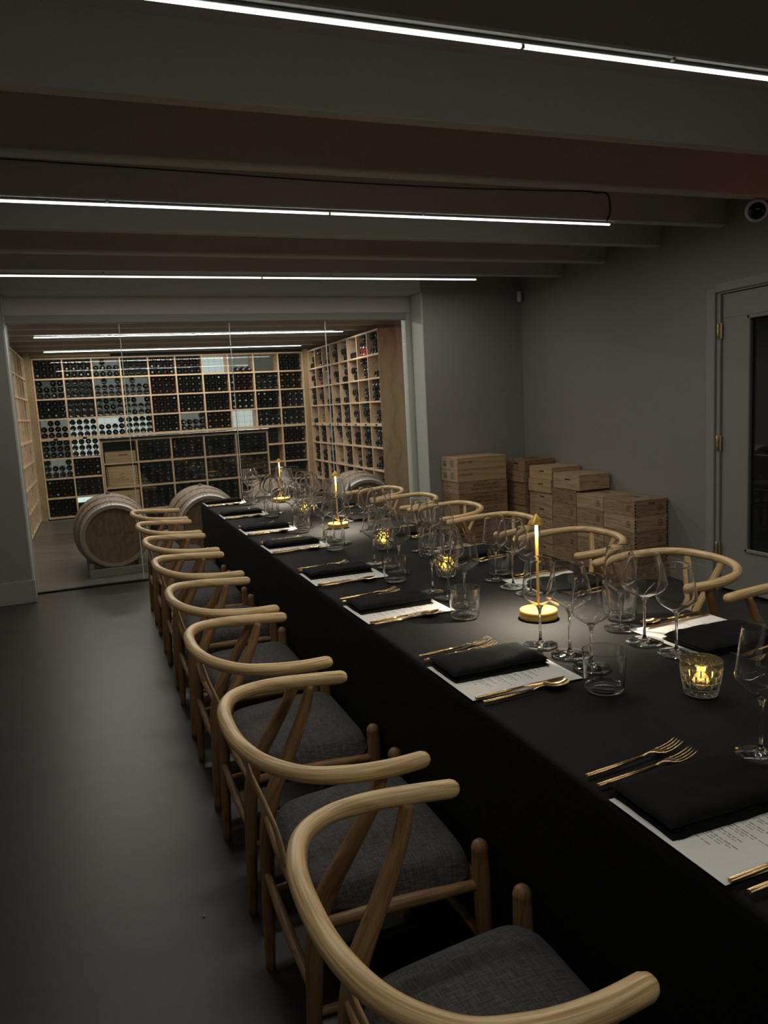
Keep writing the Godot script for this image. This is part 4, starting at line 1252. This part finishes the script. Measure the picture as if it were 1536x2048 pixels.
func menu_texture() -> ImageTexture:
	var W := 704
	var H := 832
	var im := Image.create(W, H, false, Image.FORMAT_RGB8)
	im.fill(Color(0.93, 0.925, 0.905))
	var green := Color(0.33, 0.60, 0.25)
	for y in 84:               # leafy lozenge emblem
		for x in 150:
			var a := absf(x - 48.0) / 46.0 + absf(y - 42.0) / 38.0
			var b := absf(x - 104.0) / 44.0 + absf(y - 42.0) / 30.0
			if (a < 1.0 and a > 0.42) or (b < 1.0 and b > 0.55) or (a < 0.2): im.set_pixel(277 + x, 44 + y, green)
	var r := RandomNumberGenerator.new()
	r.seed = 4
	var y := 158
	for g in [[1, 0.18], [1, 0.22], [2, 0.44], [2, 0.56], [2, 0.42], [3, 0.50], [3, 0.62], [2, 0.48], [3, 0.56], [1, 0.30]]:
		for k in g[0]:
			var wide := int(W * (g[1] - 0.11 * k))
			var x := W / 2 - wide / 2
			while x < W / 2 + wide / 2:
				var word := r.randi_range(14, 40)
				for i in word:
					if i % 5 == 4: continue
					var tall := 5 if r.randf() < 0.7 else 8
					for j in tall:
						if r.randf() < 0.8: im.set_pixel(clampi(x + i, 0, W - 1), y + 8 - j, Color(0.16, 0.16, 0.17) if k == 0 else Color(0.40, 0.40, 0.41))
				x += word + 8
			y += 17
		y += 22
	return ImageTexture.create_from_image(im)

func make_menu() -> Node3D:
	# top of the page towards +x; 0.275 long, 0.235 wide
	var o := Node3D.new()
	var m := mat("menu_print", Color.WHITE, 0.8, 0.0, menu_texture())
	var st := begin()
	var y := 0.0006
	quad(st, Vector3(-0.1375, y, 0.1175), Vector3(0.1375, y, 0.1175), Vector3(0.1375, y, -0.1175), Vector3(-0.1375, y, -0.1175), Vector2(1, 1), Vector2(1, 0), Vector2(0, 0), Vector2(0, 1))
	put("printed_face", done(st), m, o)
	put("sheet", box_mesh(Vector3(0, 0.00025, 0), Vector3(0.275, 0.0005, 0.235)), M.sticker, o)
	return o

func make_napkin(seed_: int) -> Node3D:
	# folded to 0.245 x 0.15; the loose ends face -x
	var o := Node3D.new()
	var nz := noise(seed_, 7.0, 3)
	var y0 := 0.0
	for L in 3:
		var st := begin()
		var rows := []
		var us := PackedFloat32Array()
		var vs := PackedFloat32Array()
		var NX := 26
		var NZ := 18
		var hh: float = [0.008, 0.008, 0.010][L]
		var wx: float = [0.245, 0.238, 0.246][L]
		var wz: float = [0.150, 0.142, 0.147][L]
		var ox: float = [-0.002, 0.004, 0.001][L]
		var oz: float = [0.004, -0.002, -0.003][L]
		for k in NZ + 1: vs.append(wz * k / NZ)
		for i in NX + 1:
			var u := 2.0 * i / NX - 1.0
			u = signf(u) * (1.0 - pow(1.0 - absf(u), 1.35))
			us.append(wx * i / NX)
			var row := PackedVector3Array()
			for k in NZ + 1:
				var v := 2.0 * k / NZ - 1.0
				v = signf(v) * (1.0 - pow(1.0 - absf(v), 1.35))
				var prof := pow(maxf(1.0 - pow(absf(u), 9.0), 0.0), 0.5) * pow(maxf(1.0 - pow(absf(v), 7.0), 0.0), 0.5)
				var wob := nz.get_noise_3d(u * 0.16, v * 0.10, L * 3.0)
				var sag := 0.003 * nz.get_noise_2d(u * 0.3 + 5, v * 0.15)
				var bulge := 1.0 + 0.35 * v * (1.0 if L == 2 else -0.5)
				row.append(Vector3(ox + u * wx * 0.5 + 0.004 * wob * absf(u), y0 + prof * (hh * bulge + sag + 0.002 * wob), oz + v * wz * 0.5 + 0.003 * nz.get_noise_2d(u * 0.4, 9.0 + L)))
			row.reverse()
			rows.append(row)
		skin(st, rows, 1, us, vs)
		put("fold", done(st), M.napkin_cloth, o)
		y0 += hh * 0.78
	return o

func build_settings() -> void:
	var protos := {}
	for k in 3: protos["wine_glass%d" % k] = make_wine_glass(k)
	protos["tumbler"] = make_tumbler()
	protos["fork"] = make_fork()
	protos["knife"] = make_knife()
	protos["spoon"] = make_spoon()
	protos["menu"] = make_menu()
	protos["napkin0"] = make_napkin(3)
	protos["napkin1"] = make_napkin(8)
	protos["napkin2"] = make_napkin(14)
	for side in 2:
		var zs: Array = AISLE if side == 0 else CRATE_SIDE
		for i in zs.size():
			var z: float = zs[i]
			var where := "%s place from the near end, %s side" % [ORD[i], "aisle" if side == 0 else "crate"]
			var flip := PI if side else 0.0
			var dir := -1.0 if side else 1.0
			var edge := 1.555 if side else 0.690
			var y := TOP + 0.0005
			var w := rng.randf_range(-0.02, 0.02)
			drop(protos["menu"], "menu_card", "white printed menu sheet at the " + where, "menu", "printed menus", Vector3(edge + dir * 0.1385, y, z), flip + w * 0.6)
			drop(protos["napkin%d" % [(i + side) % 3]], "napkin", "folded black napkin on the menu at the " + where, "napkin", "black napkins", Vector3(edge + dir * 0.137, y + 0.001, z - dir * 0.064), flip + w)
			drop(protos["fork"], "fork", "gold fork next to the napkin at the " + where, "fork", "gold forks", Vector3(edge + dir * 0.010, y, z - dir * 0.156), flip + 0.10 + w)
			drop(protos["fork"], "fork", "outermost gold fork of the pair at the " + where, "fork", "gold forks", Vector3(edge + dir * 0.013, y, z - dir * 0.190), flip + 0.12 + w)
			drop(protos["knife"], "knife", "gold knife along the menu's edge at the " + where, "knife", "gold knives", Vector3(edge + dir * 0.008, y + 0.0008, z + dir * 0.116), flip + 0.05 + w)
			drop(protos["spoon"], "spoon", "gold spoon beside the knife at the " + where, "spoon", "gold spoons", Vector3(edge + dir * 0.013, y, z + dir * 0.142), flip + 0.06 + w)
			var gz := [-0.130, -0.030, 0.074] if side == 0 else [-0.140, -0.018, 0.088]
			var gx := [0.323, 0.340, 0.338] if side == 0 else [0.292, 0.298, 0.298]
			for k in 3:
				drop(protos["wine_glass%d" % k], "wine_glass", "%s wine glass at the %s" % [["slender tall", "broad-bowled", "medium-bowled"][k], where], "wine glass", "stemmed wine glasses", Vector3(edge + dir * (gx[k] + rng.randf_range(-0.012, 0.012)), y, z + gz[k] + rng.randf_range(-0.003, 0.003)), 0.0)
			drop(protos["tumbler"], "water_tumbler", "clear straight water tumbler at the " + where, "tumbler", "water tumblers", Vector3(edge + dir * (0.275 if side == 0 else 0.225), y, z + (0.195 if side == 0 else -0.215)), 0.0)
	for k in protos: protos[k].free()

func drop(src: Node3D, n: String, label: String, category: String, group: String, at: Vector3, turn: float) -> void:
	var o := copy_of(src, n, label, at, turn)
	o.set_meta("category", category)
	o.set_meta("group", group)

func build_small() -> void:
	# table lamps
	var k := 0
	for p in [Vector2(1.141, -1.824), Vector2(1.164, -3.79), Vector2(1.186, -5.166)]:
		var o := thing("table_lamp", ["small gold table lamp with cone head, first from the near end of the table", "small gold table lamp with cone head at the middle of the table", "small gold table lamp with cone head at the table's far end"][k], "table lamp", Vector3(p.x, TOP + 0.0005, p.y), 0, "gold cordless table lamps")
		put("base", lathe_mesh([[Vector2(0, 0.0), Vector2(0.052, 0.0)], [Vector2(0.052, 0.0), Vector2(0.0535, 0.0015), Vector2(0.0535, 0.0230), Vector2(0.0520, 0.0250)], [Vector2(0.0520, 0.0250), Vector2(0.006, 0.0252), Vector2(0, 0.0253)]], 48), M.lamp_gold, o)
		put("touch_button", lathe_mesh([[Vector2(0.0055, 0.025), Vector2(0.005, 0.0265), Vector2(0, 0.0267)]], 14, Transform3D(Basis.IDENTITY, Vector3(0.022, 0, 0.018))), M.hoop_steel, o)
		put("pole", lathe_mesh([[Vector2(0.0050, 0.0245), Vector2(0.0043, 0.05), Vector2(0.0043, 0.273)]], 14), M.lamp_gold, o)
		put("cone_head", lathe_mesh([[Vector2(0.0225, 0.2715), Vector2(0.0245, 0.2712)], [Vector2(0.0245, 0.2712), Vector2(0.0242, 0.2725), Vector2(0.0015, 0.3005), Vector2(0, 0.301)], [Vector2(0.0040, 0.2745), Vector2(0.0225, 0.2715)]], 32), M.lamp_gold, o)
		put("lamp_lens", lathe_mesh([[Vector2(0.0048, 0.2728), Vector2(0.0190, 0.2718)]], 24), M.lamp_glow, o)
		var l := SpotLight3D.new()
		l.name = "lamp_light"
		l.light_color = Color(1.0, 0.94, 0.85)
		l.light_energy = 1.5
		l.light_size = 0.012
		l.spot_range = 8.0
		l.spot_angle = 66.0
		l.spot_angle_attenuation = 0.9
		l.spot_attenuation = 2.0
		l.shadow_enabled = true
		o.add_child(l, true)
		l.position = Vector3(0, 0.268, 0)
		l.rotation.x = -PI / 2
		k += 1
	# candle holders of cut glass
	k = 0
	for p in [Vector2(1.122, -1.18), Vector2(1.149, -2.448), Vector2(1.153, -3.086), Vector2(1.143, -4.384)]:
		var o := thing("candle_holder", "cut-glass holder with a glowing tealight, %s from the near end of the table" % ORD[k], "candle holder", Vector3(p.x, TOP + 0.0005, p.y), 0.3 * k, "cut-glass candle holders")
		put("cut_glass", cut_glass_mesh(), M.cut_glass, o)
		put("cut_pattern", cut_ribs_mesh(), M.cut_rib, o)
		var tl := put("tealight", lathe_mesh([[Vector2(0, 0.0105), Vector2(0.0185, 0.0105)], [Vector2(0.0185, 0.0105), Vector2(0.0190, 0.012), Vector2(0.0190, 0.027)], [Vector2(0.0190, 0.027), Vector2(0.0175, 0.028), Vector2(0.006, 0.0265), Vector2(0, 0.0262)]], 24), M.candle_wax, o)
		put("flame", lathe_mesh([[Vector2(0, 0.026), Vector2(0.0045, 0.029), Vector2(0.0065, 0.035), Vector2(0.0055, 0.042), Vector2(0.0022, 0.050), Vector2(0, 0.054)]], 14), M.flame_glow, tl)
		var l := OmniLight3D.new()
		l.name = "flame_light"
		l.light_color = Color(1.0, 0.72, 0.25)
		l.light_energy = 0.0022
		l.light_size = 0.005
		l.omni_range = 6.0
		l.omni_attenuation = 2.0
		l.shadow_enabled = true
		o.add_child(l, true)
		l.position = Vector3(0, 0.040, 0)
		k += 1
	# cable along the beam to the second strip
	var ps := []
	for q in [[-0.6, 2.576], [-0.26, 2.571], [0.62, 2.560], [1.228, 2.551], [1.972, 2.552], [2.547, 2.565], [2.86, 2.574], [2.93, 2.568], [2.985, 2.572], [3.02, 2.555], [3.03, 2.50], [3.028, 2.45], [3.005, 2.408]]: ps.append(Vector3(q[0], q[1], -3.935))
	tag(put("lamp_cable", rod(ps, [0.0028, 0.0028, 0.0028, 0.0028, 0.0028, 0.0028, 0.004, 0.005, 0.004, 0.004, 0.005, 0.004, 0.003], 4, 6, Vector3(0, 0, 1), 0), M.cable_black), "thin black cable running along a beam to the end of a strip lamp", "cable")
	# red sign box over the door, just outside the frame, and a dim lamp in the passage
	var sg := thing("sign_lamp", "red glowing sign box high on the right wall, near side of the door", "sign", Vector3(WALL_R - 0.03, 2.21, -2.72), -PI / 2)
	put("housing", box_mesh(Vector3(0, 0, -0.012), Vector3(0.31, 0.19, 0.03), 0.004), M.white_plastic, sg)
	put("lit_face", box_mesh(Vector3(0, 0, 0.006), Vector3(0.27, 0.15, 0.006), 0.001), M.sign_glow, sg)
	var rl := AreaLight3D.new()
	rl.name = "sign_light"
	rl.area_size = Vector2(0.27, 0.15)
	rl.area_normalize_energy = true
	rl.light_color = Color(1.0, 0.42, 0.42)
	rl.light_energy = 0.020
	rl.area_range = 14.0
	rl.shadow_enabled = true
	sg.add_child(rl, true)
	rl.position = Vector3(0, 0, 0.012)
	rl.rotation.y = PI
	var cg: Node3D = copy_of(sg, "sign_lamp", "red glowing sign box in the cellar behind the right jamb", Vector3(3.50, 2.20, -7.30), PI)
	cg.get_child(2).light_energy = 0.045
	cg.get_child(2).light_color = Color(1.0, 0.12, 0.10)
	put("hanger", bar(Vector3(0, 0.09, -0.012), Vector3(0, 0.47, -0.012), 0.006, 8), M.dark_metal, cg)
	# dome camera by the right wall
	var c := thing("security_camera", "small white dome camera under the beam at the upper right", "camera", Vector3(3.60, 2.358, -3.387))
	var t := Transform3D(Basis(Quaternion(Vector3.UP, Vector3(-0.62, -0.30, 0.72).normalized())), Vector3.ZERO)
	put("body", lathe_mesh([[Vector2(0, -0.035), Vector2(0.050, -0.033), Vector2(0.060, -0.02), Vector2(0.061, 0.014)], [Vector2(0.061, 0.014), Vector2(0.055, 0.022), Vector2(0.046, 0.022)]], 32, t), M.white_plastic, c)
	put("lens_dome", lathe_mesh([[Vector2(0.046, 0.021), Vector2(0.040, 0.034), Vector2(0.026, 0.044), Vector2(0, 0.048)]], 24, t), M.dark_glass, c)
	put("bracket", bar(Vector3(0.02, 0.01, -0.02), Vector3(0.09, 0.058, -0.02), 0.016, 10), M.dark_metal, c)
	var s := thing("motion_sensor", "small white sensor box high in the room's corner", "sensor", Vector3(3.905, 2.337, -6.43), PI / 4)
	put("body", box_mesh(Vector3(0, 0, 0), Vector3(0.055, 0.10, 0.04), 0.006), M.white_plastic, s)
	put("lens", box_mesh(Vector3(0, -0.015, 0.02), Vector3(0.04, 0.04, 0.008), 0.003), M.trim_paint, s)
	var crumb := put("paper_scrap", lathe_mesh([[Vector2(0, 0.0), Vector2(0.005, 0.0005), Vector2(0.0045, 0.002), Vector2(0.002, 0.003), Vector2(0, 0.0032)]], 7), M.sticker)
	crumb.position = Vector3(0.159, 0.0005, -2.028)
	tag(crumb, "tiny white scrap lying on the open concrete floor", "scrap")

# faceted beaker: an outer lattice of star-cut lozenges and a smooth bore
func cut_glass_mesh() -> ArrayMesh:
	var st := begin()
	var n := 12
	var rows := 4
	var prof := [[0.0, 0.032], [0.015, 0.0352], [0.030, 0.0380], [0.045, 0.0400], [0.060, 0.0415]]
	lathe(st, [Vector2(0, 0.002), Vector2(0.024, 0.001), Vector2(0.0300, 0.0), Vector2(0.032, 0.002)], n * 2, 1)
	for r in rows:
		var y0: float = prof[r][0] + 0.002
		var y1: float = prof[r + 1][0] + 0.002
		for k in n:
			var a0 := TAU * (k + 0.5 * (r % 2)) / n
			var a1 := a0 + TAU / n
			var am := (a0 + a1) * 0.5
			var p := [on_ring(a0, y0, prof[r][1]), on_ring(a1, y0, prof[r][1]), on_ring(a1, y1, prof[r + 1][1]), on_ring(a0, y1, prof[r + 1][1])]
			var mid := on_ring(am, (y0 + y1) * 0.5, (prof[r][1] + prof[r + 1][1]) * 0.5 - 0.0040)
			for e in 4:
				var A: Vector3 = p[e]
				var B: Vector3 = p[(e + 1) % 4]
				st.set_smooth_group(-1)
				tri(st, B, A, mid)
	lathe(st, [Vector2(0.0415, 0.062), Vector2(0.0425, 0.066), Vector2(0.0425, 0.072), Vector2(0.0415, 0.0735), Vector2(0.0395, 0.0735), Vector2(0.0385, 0.072), Vector2(0.0355, 0.040), Vector2(0.0300, 0.013), Vector2(0.026, 0.010), Vector2(0, 0.010)], n * 2, 2)
	return done(st)

# the raised lines of the star pattern
func cut_ribs_mesh() -> ArrayMesh:
	var st := begin()
	var n := 12
	var prof := [[0.0, 0.032], [0.015, 0.0352], [0.030, 0.0380], [0.045, 0.0400], [0.060, 0.0415]]
	var r := PackedFloat32Array([0.0005, 0.0006, 0.0005])
	for k in n:
		for row in 4:
			var a := TAU * (k + 0.5 * (row % 2)) / n
			for q in [[0.5, 1.0], [-0.5, 1.0], [0.0, 1.0]]:
				var p0: float = prof[row][1]
				var p1: float = prof[row + 1][1]
				var y0: float = prof[row][0] + 0.002
				var y1: float = prof[row + 1][0] + 0.002
				var b: float = a + q[0] * TAU / n
				tube(st, PackedVector3Array([on_ring(a, y0, p0 + 0.0002), on_ring((a + b) * 0.5, (y0 + y1) * 0.5, (p0 + p1) * 0.5 + 0.0006), on_ring(b, y1, p1 + 0.0002)]), r, r, 5, 1)
			tube(st, PackedVector3Array([on_ring(a, prof[row][0] + 0.002, prof[row][1] + 0.0002), on_ring(a + PI / n, prof[row][0] + 0.002, prof[row][1] + 0.0006), on_ring(a + TAU / n, prof[row][0] + 0.002, prof[row][1] + 0.0002)]), r, r, 5, 1)
	return done(st)

func on_ring(a: float, y: float, r: float) -> Vector3:
	return Vector3(r * cos(a), y, r * sin(a))
